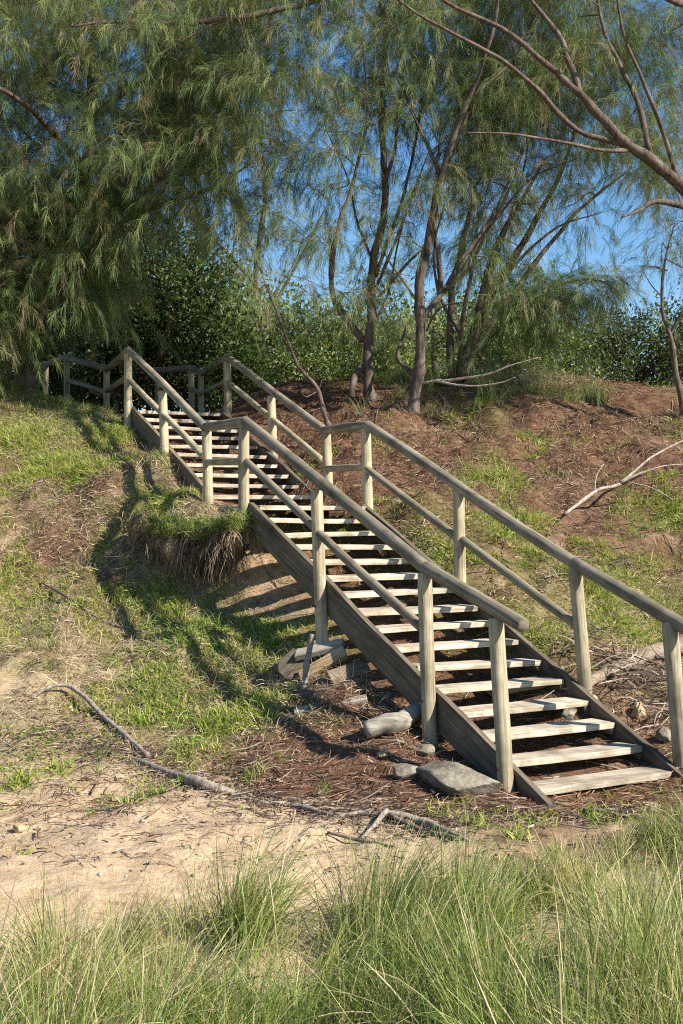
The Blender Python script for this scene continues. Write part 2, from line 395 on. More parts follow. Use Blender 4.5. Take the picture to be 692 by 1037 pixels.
ring = []
for th in np.linspace(0, 2 * np.pi, 28, endpoint=False):
    ring.append([1 + 9.5 * math.cos(th), 12 + 10.5 * math.sin(th)])
ring = np.array(ring)
CX = np.concatenate([ctl[:, :2], ring])
res = np.concatenate([ctl[:, 2] - base_z(ctl[:, 0], ctl[:, 1]), np.zeros(len(ring))])
Dm = np.linalg.norm(CX[:, None] - CX[None], axis=2)
lam = .02
A = np.block([[-Dm + np.eye(len(CX)) * lam, np.ones((len(CX), 1))], [np.ones((1, len(CX))), np.zeros((1, 1))]])
wts = np.linalg.solve(A, np.concatenate([res, [0]]))

def _chunk(fn, x, y, k=40000):
    return np.concatenate([fn(x[i:i + k], y[i:i + k]) for i in range(0, len(x), k)])

def height_raw(x, y):
    def fn(x, y):
        d = np.sqrt((x[:, None] - CX[None, :, 0]) ** 2 + (y[:, None] - CX[None, :, 1]) ** 2 + .0004)
        r = -d @ wts[:-1] + wts[-1]
        win = 1 - sstep(9.5, 13, np.sqrt((x - 1) ** 2 + ((y - 12) * .92) ** 2))
        return base_z(x, y) + r * win
    return _chunk(fn, x, y)

def stair_uv(x, y):
    q = np.stack([x - B1[0], y - B1[1]], 1); return q @ t1[:2], q @ n1[:2]

def height(x, y):
    z = height_raw(x, y)
    near = sstep(45, 22, np.abs(y)) * sstep(30, 14, np.abs(x))
    u, w = stair_uv(x, y)
    on = sstep(-.35, 0, u) * sstep(1.55, 1.2, u) * sstep(-.6, -.1, w) * sstep(8.5, 7.8, w)
    slope = sstep(7.6, 9.5, y)
    amp = (.035 + .05 * slope) * (1 - .85 * on)
    z = z + near * amp * n2(x, y, .9, 11, 4) + near * (.012 + .02 * slope) * (1 - .7 * on) * n2(x, y, 4.2, 23, 3)
    rs_ = sstep(.6, 1.8, u) * sstep(9.5, 11.5, y) * sstep(17.5, 15.5, y)
    z = z + near * rs_ * (.18 * n2(x * .55 + y * .35, y - .25 * x, 1.5, 57, 3) + .10 * (np.abs(n2(x * .6 + y * .4, y - .25 * x, 2.6, 67, 3)) - .3) + .02 * n2(x, y, 9.0, 69, 2))
    lb_ = sstep(-.3, -1.0, u) * sstep(9.2, 10.5, y) * sstep(17.5, 15.0, y)
    z = z + near * lb_ * (.06 * n2(x, y, 1.9, 59, 3) + .022 * n2(x, y, 8.0, 63, 2))
    # trodden sand: small dimples on the flat beach
    beach = sstep(9, 7.6, y)
    z = z + near * beach * (1 - .6 * on) * (.028 * n2(x, y, 3.3, 41, 2) + .012 * n2(x, y, 8.5, 43, 2))
    return z

def attr(x, y):
    def fn(x, y):
        d2 = (x[:, None] - ctl[None, :, 0]) ** 2 + (y[:, None] - ctl[None, :, 1]) ** 2 + .03
        w = 1 / d2 ** 1.6
        return (w @ ctl[:, 3:6]) / w.sum(1, keepdims=True)
    return _chunk(fn, x, y)

def axis(lo, hi, step, far_lo, far_hi):
    core = np.arange(lo, hi + 1e-6, step); a = [core]
    g = step; v = hi; up = []
    while v < far_hi: g *= 1.16; v += g; up.append(v)
    g = step; v = lo; dn = []
    while v > far_lo: g *= 1.16; v -= g; dn.append(v)
    return np.concatenate([dn[::-1], core, up])

gx = axis(-5.6, 5.6, .04, -900, 900); gy = axis(4.4, 18.6, .04, -300, 1600)
XX, YY = np.meshgrid(gx, gy); xf, yf = XX.ravel(), YY.ravel()
zf = height(xf, yf)
far = np.hypot(xf, yf - 10) > 60
zf = np.where(far & (yf > 0), 2.7 + 0 * zf, zf)
GZ = zf.reshape(XX.shape)
ga = attr(xf, yf)
mb = MB()
nx, ny = len(gx), len(gy)
ii = (np.arange(ny - 1)[:, None] * nx + np.arange(nx - 1)[None]).ravel()
mb.add(np.stack([xf, yf, zf], 1), np.stack([ii, ii + 1, ii + nx + 1, ii + nx], 1), None, ga)
ground = mb.build('ground', M['ground'])
tag(ground, kind='structure', label='sandy dune ground with grassy bank and red needle litter', cat='ground')

def gz(x, y):                                  # bilinear lookup on the ground sheet
    x = np.asarray(x, float); y = np.asarray(y, float)
    i = np.clip(np.searchsorted(gx, x) - 1, 0, nx - 2); j = np.clip(np.searchsorted(gy, y) - 1, 0, ny - 2)
    fx = np.clip((x - gx[i]) / (gx[i + 1] - gx[i]), 0, 1); fy = np.clip((y - gy[j]) / (gy[j + 1] - gy[j]), 0, 1)
    return (GZ[j, i] * (1 - fx) + GZ[j, i + 1] * fx) * (1 - fy) + (GZ[j + 1, i] * (1 - fx) + GZ[j + 1, i + 1] * fx) * fy

def gnormal(x, y, e=.06):
    dx = (gz(x + e, y) - gz(x - e, y)) / (2 * e); dy = (gz(x, y + e) - gz(x, y - e)) / (2 * e)
    return norm(np.stack([-dx, -dy, np.ones_like(dx)], 1))

def gpt(px, py):                               # where a photo ray meets the ground
    d = ray(px, py); o = np.array([0, 0, CZ])
    s = np.arange(3.5, 26, .02); P = o + d[None] * s[:, None]
    below = np.where(P[:, 2] < gz(P[:, 0], P[:, 1]))[0]
    k = below[0] if len(below) else len(s) - 1
    q = P[k]; return np.array([q[0], q[1], float(gz(q[0], q[1]))])

# ------------------------------------------------------------------ timber parts
def frame_matrix(x, y, z, o):
    return Matrix(((x[0], y[0], z[0], o[0]), (x[1], y[1], z[1], o[1]), (x[2], y[2], z[2], o[2]), (0, 0, 0, 1)))

def put(name, me, mat, parent, mw):
    if not me.materials: me.materials.append(mat)
    o = bpy.data.objects.new(name, me); COL.objects.link(o)
    if parent is not None:
        o.parent = parent
        mw = Matrix.Translation(-Vector(parent.location)) @ mw
    o.matrix_basis = mw
    return o

def pole(name, A, Bp, r, mat, parent, r2=None, sides=16, seed=0, wob=.006, rough=.02):
    A = np.asarray(A, float); Bp = np.asarray(Bp, float); L = np.linalg.norm(Bp - A); x = (Bp - A) / L
    ref = UP if abs(x[2]) < .8 else np.array([1., 0, 0])
    y = norm(np.cross(ref, x)); z = np.cross(x, y)
    k = max(4, int(L / .12)); s = np.linspace(0, 1, k + 1)
    r2 = r if r2 is None else r2
    e = min(.008 / L, .1); s = np.concatenate([[0, e], s[1:-1], [1 - e, 1]])
    rad = (r + (r2 - r) * s); rad[0] *= .9; rad[-1] *= .9
    rs = np.random.default_rng(seed + 101)
    w1, w2 = rs.uniform(0, 6, 2)
    pts = np.stack([s * L, wob * np.sin(s * L * 2.1 + w1) - wob * math.sin(w1), wob * np.sin(s * L * 1.6 + w2) - wob * math.sin(w2)], 1)
    b = MB(); tube(b, pts, rad, sides, rough=rough, seed=seed)
    o = b.build(name, mat)
    o.parent = parent
    o.matrix_basis = Matrix.Translation(-Vector(parent.location)) @ frame_matrix(x, y, z, A)
    return o

def board(name, size, mat, parent, mw, bevel=.006, warp=.004, seed=0, cuts=6, end_angle=None):
    bm = bmesh.new(); bmesh.ops.create_cube(bm, size=1.0)
    for v in bm.verts: v.co = Vector((v.co.x * size[0], v.co.y * size[1], v.co.z * size[2]))
    bmesh.ops.bevel(bm, geom=list(bm.edges), offset=bevel, segments=2, affect='EDGES', profile=.6)
    lon = [e for e in bm.edges if abs(e.verts[0].co.x - e.verts[1].co.x) > size[0] * .5]
    bmesh.ops.subdivide_edges(bm, edges=lon, cuts=cuts, use_grid_fill=True)
    co = np.array([v.co[:] for v in bm.verts]); off = seed * 7.31
    wy = fbm(np.stack([co[:, 0] * 1.3 + off, co[:, 0] * 0 + 2, co[:, 0] * 0], 1), 3, 2)
    wz = fbm(np.stack([co[:, 0] * 1.3 + off, co[:, 0] * 0 + 9, co[:, 0] * 0], 1), 5, 2)
    chip = fbm(co * 22 + off, 9, 2) * .0022
    for v, a, b_, c_ in zip(bm.verts, wy, wz, chip):
        v.co.y += a * warp + c_; v.co.z += b_ * warp + c_
    me = bpy.data.meshes.new(name); bm.to_mesh(me); bm.free()
    for p in me.polygons: p.use_smooth = False
    me.materials.append(mat)
    return put(name, me, mat, parent, mw)

stair = empty('timber_stairway', (*(B1 + t1 * .6)[:2], 0.0), 'long weathered timber stairway with round pole handrails climbing the dune', 'stairway')

def bolt(parent_part, root, P, axis_dir):
    b = MB(); a = norm(np.asarray(axis_dir, float))
    tube(b, np.stack([P, P + a * .012]), .013, 8)
    o = b.build('bolt', M['steel']); o.parent = parent_part
    o.matrix_basis = parent_part.matrix_basis.inverted() @ Matrix.Translation(-Vector(root.location))
    return o

# treads
TD, TT = .225, .045
def tread(B, t, n, g, r, k, first, seed):
    rs = np.random.default_rng(seed)
    c = B + n * (g * (k - first) + TD / 2) + UP * (r * k - TT / 2) + t * (SW / 2 + rs.normal() * .004)
    tl = rs.normal() * .008; x = norm(t + UP * tl + n * rs.normal() * .006); z = norm(UP - x * (UP @ x) + n * rs.normal() * .012); y = np.cross(z, x)
    return board('tread', (SW - .012, TD, TT * rs.uniform(.92, 1.06)), M['tread'], stair, frame_matrix(x, y, z, c), .006, .006, seed)
for k in range(0, 15):
    tr = tread(B1, t1, n1, SG, SR, k, 0, 50 + k)
    if k < 6:
        for s in (0.0, 1.0):           # timber cleats carrying the lowest treads
            c = B1 + n1 * (SG * k + TD / 2) + UP * (SR * k - TT - .024) + t1 * (.022 + s * (SW - .044))
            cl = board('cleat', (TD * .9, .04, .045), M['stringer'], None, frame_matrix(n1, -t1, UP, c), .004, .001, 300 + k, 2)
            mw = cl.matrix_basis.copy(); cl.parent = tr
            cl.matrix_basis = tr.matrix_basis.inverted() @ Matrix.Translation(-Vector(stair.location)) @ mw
for k in range(1, 10):
    tread(B2, t2, nn2, SG2, SR2, k, 1, 90 + k)

# landings (boards across the walking direction)
def deck_quad(name, a0, a1, b0, b1, nb, seed, zt):
    for i in range(nb):
        f0, f1 = i / nb, (i + 1) / nb
        l = a0 * (1 - (f0 + f1) / 2) + b0 * (f0 + f1) / 2; r = a1 * (1 - (f0 + f1) / 2) + b1 * (f0 + f1) / 2
        w = np.linalg.norm((a0 + a1 - b0 - b1) / 2) / nb - .008
        x = norm(r - l); y = np.cross(UP, x); c = (l + r) / 2; c = np.array([c[0], c[1], zt - TT / 2])
        board(name, (np.linalg.norm(r - l), w, TT), M['tread'], stair, frame_matrix(x, y, UP, c), .005, .004, seed + i)
deck_quad('landing_board', B1 + n1 * SG * 15, B1 + t1 * SW + n1 * SG * 15, B2 + nn2 * -.02, B2 + t2 * SW + nn2 * -.02, 7, 500, ZL)
TL0 = B2 + nn2 * SG2 * 9; TR0 = TL0 + t2 * SW
deck_quad('landing_board', TL0, TR0, TL0 + nn2 * 2.0, TR0 + nn2 * 2.0, 10, 520, ZT)

# stringers
def stringer(B, t, n, g, r, k0, k1, s, seed, dep=.265, th=.05, lift=.02, zoff=0):
    A = B + n * g * k0 + UP * (r * k0 + zoff); E = B + n * g * k1 + UP * (r * k1 + zoff)
    x = norm(E - A); y = norm(np.cross(UP, x)); z = np.cross(x, y)
    off = (-th / 2 - .004) if s == 0 else (SW + th / 2 + .004)
    c = (A + E) / 2 + t * off + z * (lift - dep / 2)
    return board('stringer', (np.linalg.norm(E - A), th, dep), M['stringer'], stair, frame_matrix(x, y, z, c), .006, .01, seed, 18)
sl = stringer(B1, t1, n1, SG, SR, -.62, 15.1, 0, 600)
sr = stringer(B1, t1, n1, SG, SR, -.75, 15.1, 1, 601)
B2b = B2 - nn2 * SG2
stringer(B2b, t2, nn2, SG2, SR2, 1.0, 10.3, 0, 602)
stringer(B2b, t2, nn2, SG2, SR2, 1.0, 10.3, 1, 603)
# posts: (top pixel, base pixel) on the stair's two side planes
def post(top, base, B, t, off, seed, r=.054, sink=.3):
    T = on_plane(*top, B, t, off); Q = on_plane(*base, B, t, off)
    d = norm(T - Q)
    return pole('post', Q - d * sink, T, r * 1.04, M['post'], stair, r * .98, 16, seed, .004, .03)
PO = [((503.5,626),(513,803),B1,t1,-.1),((431,580),(436,757),B1,t1,-.1),((321,497),(327,654),B1,t1,-.1),((247,430),(247,520),B1,t1,-.1),
      ((678,630),(690,770),B1,t1,1.3),((583,574),(593,699),B1,t1,1.3),((464,496),(466,590),B1,t1,1.3),((371,434),(373,519),B1,t1,1.3),
      ((209,437),(211,505),B2,t2,-.1),((165,396),(167,457),B2,t2,-.1),((130,358),(130,434),B2,t2,-.1),
      ((331,439),(333,499),B2,t2,1.3),((275,401),(277,455),B2,t2,1.3),((230,366),(231,421),B2,t2,1.3)]
posts = [post(a, b, B, t, o, 700 + i, (.054 if i != 4 else .058)) for i, (a, b, B, t, o) in enumerate(PO)]
for i in (0, 1, 2, 5, 6):                       # bolt heads through post and stringer
    a, b, B, t, o = PO[i]; T = on_plane(*a, B, t, o); Q = on_plane(*b, B, t, o)
    zs = .16 if o < 0 else .1
    P = Q + norm(T - Q) * (zs + (.18 if i in (1, 2) else 0)) - t * (.052 if o < 0 else -.052) * 1.0
    bolt(posts[i], stair, P, -t if o < 0 else t)
RD = .052
def P1(px, py, off): return on_plane(px, py, B1, t1, off)
def P2(px, py, off): return on_plane(px, py, B2, t2, off)
l0 = P1(529, 635.5, -.1); l3 = P1(248.5, 427, -.1); l4 = P2(208, 433, -.1); l6 = P2(130, 355, -.1)
r3 = P1(372, 431, 1.3); r1 = P1(583, 571, 1.3); r0 = P1(700, 641, 1.3); r4 = P2(329.5, 436.5, 1.3); r6 = P2(230, 362, 1.3)
zt6 = (l6[2] + r6[2]) / 2
l7 = at(108, 373, 17.75); l8 = at(68, 362, 19.1); l9 = at(46, 369, 20.2); l10 = at(18, 376, 21.5)
r7 = at(204, 377, 18.45); r8 = at(194, 372.5, 19.3); r9 = at(160, 375, 20.3); r10 = at(118, 379, 21.6)
joints = []
def rail(A, Bp, seed, r=RD, ext=.02):
    d = norm(Bp - A); o = pole('handrail', A - d * ext, Bp + d * ext, r, M['rail'], stair, r * .97, 18, seed, .007, .025); return o
l1 = P1(431, 574.5, -.1); rail(l1, l0, 800, RD * 1.0, .0); rail(l3, l1, 801, RD * 1.02)
rail(l3, l4, 802, RD, .01); rail(l4, l6, 803, RD * .96)
rail(r1, r0, 804, RD * 1.03); rail(r3, r1, 805)
rail(r3, r4, 806, RD, .01); rail(r4, r6, 807, RD * .96)
for i, (a, b) in enumerate(((l6, l7), (l7, l8), (l8, l9), (l9, l10), (r6, r7), (r7, r8), (r8, r9), (r9, r10))): rail(a, b, 810 + i, RD)
MRr = .039
def mid(A, Bp, seed): return pole('mid_rail', A, Bp, MRr, M['rail'] if seed % 2 else M['post'], stair, MRr * .95, 14, seed, .006, .025)
m1 = P1(428, 636, -.1); m3 = P1(247, 467, -.1); m2 = m1 + (m3 - m1) * .52
mid(m1, m2, 831); mid(m2, m3, 833)
mr1 = P1(584, 633, 1.3); mr3 = P1(372, 473, 1.3); mr2 = P1(465, 546, 1.3)
mid(mr1, mr2, 835); mid(mr2, mr3, 837)
m4 = P2(209, 469, -.1); m4b = P2(206, 462, -.1); m6 = P2(128.5, 382, -.1)
mid(m3, m4, 838); mid(m4b, m6, 840)
mr4 = P2(330, 474, 1.3); mr4b = P2(326, 466, 1.3); mr6 = P2(229, 386, 1.3)
mid(mr3, mr4, 842); mid(mr4b, mr6, 844)
m7 = l7 + (m6 - l6); mr7 = r7 + (mr6 - r6); mid(m6, m7, 845); mid(mr6, mr7, 847)
mid(m7, l8 + (m6 - l6), 849); mid(mr7, r8 + (mr6 - r6), 851)
for i, (P, hgt) in enumerate(((l7, .80), (l8, .75), (l9, .62), (r7, .72), (r8, .72), (r9, .8), (l10, .7), (r10, .75))):
    g = float(gz(P[0], P[1])); pole('post', (P[0], P[1], min(g - .2, P[2] - hgt - .2)), P - UP * .03, .05, M['post'], stair, .048, 14, 860 + i, .004, .03)
# edge boards of the upper landing
for s in (0, 1):
    A = (TL0, TR0)[s]; x = nn2; c = A + nn2 * 1.05 + UP * -.13 + t2 * (-.03 if s == 0 else .03)
    board('edge_board', (2.0, .045, .18), M['stringer'], stair, frame_matrix(x, -t2, UP, c), .005, .005, 890 + s)

print('stairs done')
#PART2

# ------------------------------------------------------------------ eroded lip, roots and rocks below the landing
lipc = [(140, 512, 12.75), (158, 524, 12.45), (182, 533, 12.15), (208, 536, 11.9), (234, 533, 11.72), (254, 527, 11.62)]
lip = smooth_line([at(*c) for c in lipc], 10)
lb = MB()
mL = len(lip); tt = np.linspace(0, 1, mL)
rr = .115 + .05 * np.sin(tt * 9) * np.sin(tt * 23)
rr = rr * np.clip(.6 + .7 * tt, 0, 1) * (1 + .35 * np.sin(tt * 31) * np.sin(tt * 13 + 1))
sides = 22; th = np.linspace(0, 2 * np.pi, sides, endpoint=False)
tan = norm(np.gradient(lip, axis=0)); outw = norm(np.cross(tan, UP))
if outw[mL // 2][1] > 0: outw = -outw
V = lip[:, None] + rr[:, None, None] * (np.cos(th)[None, :, None] * outw[:, None] * 1.35 + np.sin(th)[None, :, None] * UP * .8) - UP * .18 + outw[:, None] * .03
V = V.reshape(-1, 3); V = V + (fbm(V * 5.5, 4, 5)[:, None] * .13) * norm(V - np.repeat(lip, sides, 0))
k = np.arange(mL - 1)[:, None] * sides; j = np.arange(sides)[None]; j2 = (j + 1) % sides
lb.add(V, np.stack([k + j, k + j2, k + sides + j2, k + sides + j], -1).reshape(-1, 4), None, (.0, .12, .1))
o = lb.build('turf_overhang', M['ground']); tag(o, 'eroded turf lip overhanging the hollow beside the landing', 'earth', kind='structure')

rb = MB()
nR = 2600
qc = np.array([.12, .30, .44, .55, .62, .74, .83, .9, .96]); ql = np.array([.35, .8, .5, 1.2, 1.0, .5, 1.25, .7, .4]); qi = rng.choice(9, nR, p=np.array([.10, .13, .08, .18, .14, .07, .17, .09, .04])); q = np.clip(qc[qi] + rng.normal(size=nR) * .03, 0, 1); P = lip[(q * (mL - 1)).astype(int)] + outw[mL // 2] * rng.uniform(-.06, .22, nR)[:, None] + rng.normal(size=(nR, 3)) * .05 - UP * rng.uniform(.0, .24, nR)[:, None]
dr = outw[mL // 2] * rng.uniform(-.2, .7, nR)[:, None] + tan[mL // 2] * rng.normal(size=nR)[:, None] * .75 - UP * .4
rc = np.array([[.15, .10, .065], [.27, .20, .13], [.07, .048, .033]])[rng.integers(0, 3, nR)]
ribbons(rb, P, dr, rng.uniform(.06, .40, nR) * ql[qi], rng.uniform(.004, .013, nR), rng.uniform(1.4, 3.4, nR), 5, rc, jit=.16)
tag(rb.build('hanging_roots', M['litter']), 'tangle of fine dry roots hanging below the turf lip', 'roots', kind='stuff')

def rock(name, P, size, mat, label, cat='rock', group=None, seed=0, rot=0., sink=.25, cut=3, tilt=(0, 0)):
    bm = bmesh.new(); bmesh.ops.create_icosphere(bm, subdivisions=4, radius=1.0)
    co = np.array([v.co[:] for v in bm.verts]); rs = np.random.default_rng(seed)
    for _ in range(30):                                   # chipped flat faces
        d = norm(rs.normal(size=3)); h = rs.uniform(.5, .74); s = co @ d
        co = np.where((s > h)[:, None], co - d[None] * (s - h)[:, None] * 1.0, co)
    co = co * (1 + .05 * fbm(co * 1.7 + seed, seed, 3)[:, None]) + .022 * fbm(co * 9 + seed, seed + 9, 3)[:, None] * co
    co = co * np.array(size)[None] * .5
    for v, c in zip(bm.verts, co): v.co = Vector([float(x) for x in c])
    me = bpy.data.meshes.new(name); bm.to_mesh(me); bm.free()
    for p in me.polygons: p.use_smooth = True
    me.materials.append(mat)
    o = bpy.data.objects.new(name, me); COL.objects.link(o)
    o.location = Vector([float(P[0]), float(P[1]), float(P[2] + size[2] * (.5 - sink))]); o.rotation_euler = (tilt[0], tilt[1], rot)
    return tag(o, label, cat, group)

rock('rock', gpt(460, 798), (.82, .42, .33), M['stone'], 'big grey weathered boulder beside the bottom post of the stairway', seed=6, rot=-.55, sink=.34, tilt=(.05, .16))
rock('rock', gpt(412, 788), (.34, .26, .15), M['stone'], 'low shaded stone just left of the big grey boulder', seed=5, rot=.4, sink=.3)
rock('rock', gpt(432, 770) + np.array([.0, .12, 0]), (.30, .22, .16), M['stone'], 'stone wedged behind the big grey boulder against a post', seed=8, rot=1.1, sink=.3)
rock('rock', gpt(647, 726), (.20, .15, .17), M['ochre'], 'tan stone beside the stairway under the fallen log', seed=21, rot=.5, sink=.4)
rock('rock', gpt(674, 752), (.20, .17, .17), M['stone'], 'grey stone at the foot of the right bottom post', seed=23, rot=.2, sink=.25)
rock('rock', gpt(388, 768), (.10, .08, .07), M['ochre'], 'small yellow stone on the needle litter left of the boulders', seed=25, sink=.2)
rock('rock', gpt(455, 832), (.10, .08, .06), M['ochre'], 'small tan stone on sand below the big grey boulder', seed=27, sink=.2)
rock('rock', gpt(20, 843), (.11, .09, .09), M['ochre'], 'orange stone alone on the open sand', seed=29, sink=.2)
rock('rock', gpt(600, 714) , (.15, .12, .1), M['ochre'], 'brown stone under the third lowest tread', seed=31, sink=.2)
rock('rock', gpt(612, 724) - t1 * .35, (.16, .12, .12), M['stone'], 'dark grey stone in shade under the second lowest tread', seed=33, sink=.2)

# pebbles and shells scattered over the sand: too many to count
pb = MB(); ico = bmesh.new(); bmesh.ops.create_icosphere(ico, subdivisions=1, radius=1.0)
iv = np.array([v.co[:] for v in ico.verts]); ifc = np.array([[v.index for v in f.verts] for f in ico.faces]); ico.free()
npb = 300
px_ = rng.uniform(-2.6, 2.8, npb); py_ = rng.uniform(6.0, 9.6, npb)
keep = n2(px_, py_, .8, 61, 2) + rng.uniform(-.5, .5, npb) > .0
for x, y in zip(px_[keep], py_[keep]):
    s = rng.uniform(.005, .018) * np.array([1, rng.uniform(.6, 1), rng.uniform(.45, .8)])
    a = rng.uniform(0, 6.28); v = iv * s * (1 + rng.normal(size=(len(iv), 1)) * .12)
    v = np.stack([v[:, 0] * math.cos(a) - v[:, 1] * math.sin(a), v[:, 0] * math.sin(a) + v[:, 1] * math.cos(a), v[:, 2]], 1)
    c = np.array([[.5, .45, .37], [.3, .24, .17], [.42, .36, .28], [.13, .1, .08]])[rng.integers(0, 4)]
    pb.add(v + np.array([x, y, gz(x, y) + s[2] * .4]), None, ifc, c)
tag(pb.build('pebbles', M['litter']), 'pebbles and broken shell scattered on the sand', 'pebbles', kind='stuff')

# ------------------------------------------------------------------ driftwood, planks, logs
def stick(name, pts, rad, mat, label=None, cat=None, group=None, sides=10, rough=.18, seed=0, parent=None, per=6):
    b = MB(); ln = smooth_line(pts, per); m = len(ln)
    ln = ln + np.stack([fbm(ln * 5 + 3, seed, 2), fbm(ln * 5 + 9, seed, 2), fbm(ln * 5 + 17, seed, 2)], 1) * np.interp(np.linspace(0, 1, m), np.linspace(0, 1, len(rad)), rad)[:, None] * .5
    tube(b, ln, np.interp(np.linspace(0, 1, m), np.linspace(0, 1, len(rad)), rad), sides, rough=rough, seed=seed)
    o = b.build(name, mat, parent, origin=None if parent is not None else ln[0])
    if label: tag(o, label, cat, group)
    return o
def on(px, py, h=.0): return gpt(px, py) + UP * h

stick('driftwood_branch', [on(30, 712, .02), on(50, 705, .06), on(72, 706, .09), on(95, 722, .05), on(122, 745, .03), on(150, 768, .02)], [.008, .014, .017, .02, .022, .018], M['drift'],
      'thin dark curved driftwood branch arching on the sandy grass', 'driftwood', seed=2)
stick('driftwood_root', [on(128, 765, .0), on(165, 784, .025), on(185, 790, .01), on(203, 800, .03), on(240, 808, .012), on(268, 815, .002), on(300, 820, .014), on(340, 827, .004), on(375, 824, .015)], [.015, .03, .032, .04, .026, .02, .02, .016, .01], M['drift'],
      'long dark driftwood root lying across the sand', 'driftwood', seed=4)
dw = empty('driftwood_log', gpt(420, 838), 'forked grey driftwood piece on the sand near the tall grass', 'driftwood')
stick('stem', [on(362, 826, .01), on(395, 828, .022), on(430, 838, .02), on(475, 853, .005)], [.014, .024, .026, .012], M['drift'], seed=6, parent=dw)
stick('fork', [on(392, 829, .05), on(380, 842, .03), on(366, 852, .015)], [.018, .014, .008], M['drift'], seed=7, parent=dw)
stick('fork', [on(395, 833, .04), on(425, 846, .03), on(462, 852, .02)], [.015, .018, .01], M['bark_dark'], seed=9, parent=dw)
stick('driftwood_twig', [on(332, 846, .012), on(365, 854, .015), on(400, 860, .01)], [.008, .012, .006], M['bark_dark'], 'short thin twig on bare sand below the forked driftwood', 'twig', seed=11, sides=6)
stick('driftwood_twig', [on(590, 822, .015), on(620, 824, .02), on(668, 818, .015)], [.012, .017, .01], M['bark_dark'], 'dark twig in front of the bottom tread', 'twig', seed=13, sides=6)
stick('driftwood_twig', [on(20, 830, .01), on(90, 822, .015), on(140, 826, .01)], [.006, .009, .005], M['grey_wood'], 'pale thin twig lying flat at left of the sand', 'twig', seed=15, sides=6)

def slab(name, A, Bp, w, th, mat, label, cat='plank', group=None, roll=0., seed=0, warp=.006):
    A = np.asarray(A); Bp = np.asarray(Bp); x = norm(Bp - A); y = norm(np.cross(UP, x)); z = np.cross(x, y)
    y, z = y * math.cos(roll) + z * math.sin(roll), z * math.cos(roll) - y * math.sin(roll)
    o = board(name, (np.linalg.norm(Bp - A), w, th), mat, None, frame_matrix(x, y, z, (A + Bp) / 2), .008, warp, seed)
    return tag(o, label, cat, group)
lg = stick('log', [on(368, 750, .07), on(400, 742, .085), on(434, 731, .08)], [.066, .078, .07], M['grey_wood'], 'short pale grey log offcut under the stairway side board', 'log', seed=21, sides=9, rough=.22)
slab('plank', on(298, 724, .02), on(372, 712, .025), .09, .045, M['grey_wood'], 'grey plank nearest the log offcut in the debris heap', seed=31, roll=.3)
slab('plank', on(300, 708, .015), on(366, 694, .02), .11, .05, M['stringer'], 'dark rotten plank half buried in the debris heap', seed=32, roll=.2)
slab('plank', on(304, 690, .03), on(350, 678, .14), .11, .05, M['saw_wood'], 'yellow split plank with a fresh cut end below the tall post', seed=33, roll=.75)
slab('plank', on(300, 680, .13), on(348, 674, .17), .15, .05, M['grey_wood'], 'grey plank lying topmost around the foot of the tall post', seed=34, roll=.35)
slab('plank', on(334, 694, .04), on(372, 684, .07), .13, .045, M['drift_board'], 'tan plank tilted on edge beside the dark side board', seed=35, roll=.9)
slab('plank', on(285, 690, .05), on(306, 676, .1), .2, .05, M['stringer'], 'short dark plank stub at left end of the debris heap', seed=36, roll=.6)
stick('leaning_stick', [on(307, 698, .0), on(307, 698, .2) + np.array([.03, .03, 0]), on(307, 698, .43) + np.array([.08, .06, 0])], [.03, .027, .024], M['grey_wood'], 'grey stick leaning upright against the debris heap', 'stick', seed=37)
slab('plank', gpt(505, 706) + UP * .05 + t1 * -.1, gpt(548, 698) + UP * .05, .16, .05, M['grey_wood'], 'pale loose plank on the ground seen between the treads', seed=38, roll=.2)

fl = empty('fallen_log', gpt(640, 690), 'big fallen grey log beside the right handrail', 'log')
lA, lB = on(606, 692, .02), on(688, 664, .09); lD = lB - lA
stick('stem', [lA - lD * .12 - UP * .05, lA, (lA + lB) / 2 + UP * .03, lB, lB + lD * .7 + UP * .08, lB + lD * 1.4 + UP * .12], [.02, .05, .075, .085, .09, .09], M['drift_board'], seed=41, parent=fl, sides=18, rough=.16)
for i, (f, dx, dy, dz) in enumerate(((.1, -.02, -.25, -.12), (.3, .10, -.30, -.16), (.45, -.12, -.28, -.14), (.62, .06, -.34, -.2), (.8, .2, -.3, -.2))):
    q0 = lA + lD * f; q2 = q0 + np.array([dx, dy, dz]); q2[2] = float(gz(q2[0], q2[1])) + .01
    stick('root', [q0, (q0 + q2) / 2 + np.array([.03, -.04, .05]), q2], [.024, .017, .009], M['bark'], seed=43 + i, parent=fl, sides=7)
bw = MB()
nb = 1000
bxy = np.stack([rng.uniform(1.75, 3.4, nb), rng.uniform(9.1, 10.05, nb)], 1); 
kk = (bxy - B1[:2]) @ t1[:2] > 1.5; bxy = bxy[kk]; nb = len(bxy)
bz = gz(bxy[:, 0], bxy[:, 1]) + rng.uniform(0.0, .13, nb)
a = rng.uniform(0, 6.28, nb)
bc = np.array([[.25, .19, .14], [.16, .11, .08], [.40, .33, .25], [.10, .07, .05]])[rng.integers(0, 4, nb)]
ribbons(bw, np.stack([bxy[:, 0], bxy[:, 1], bz], 1), np.stack([np.cos(a), np.sin(a) * .6, rng.uniform(-.3, .5, nb)], 1), rng.uniform(.1, .45, nb), rng.uniform(.006, .018, nb), .5, 4, bc, jit=.12)
tag(bw.build('brushwood', M['litter']), 'tangle of dry twigs heaped under the fallen log', 'twigs', kind='stuff')

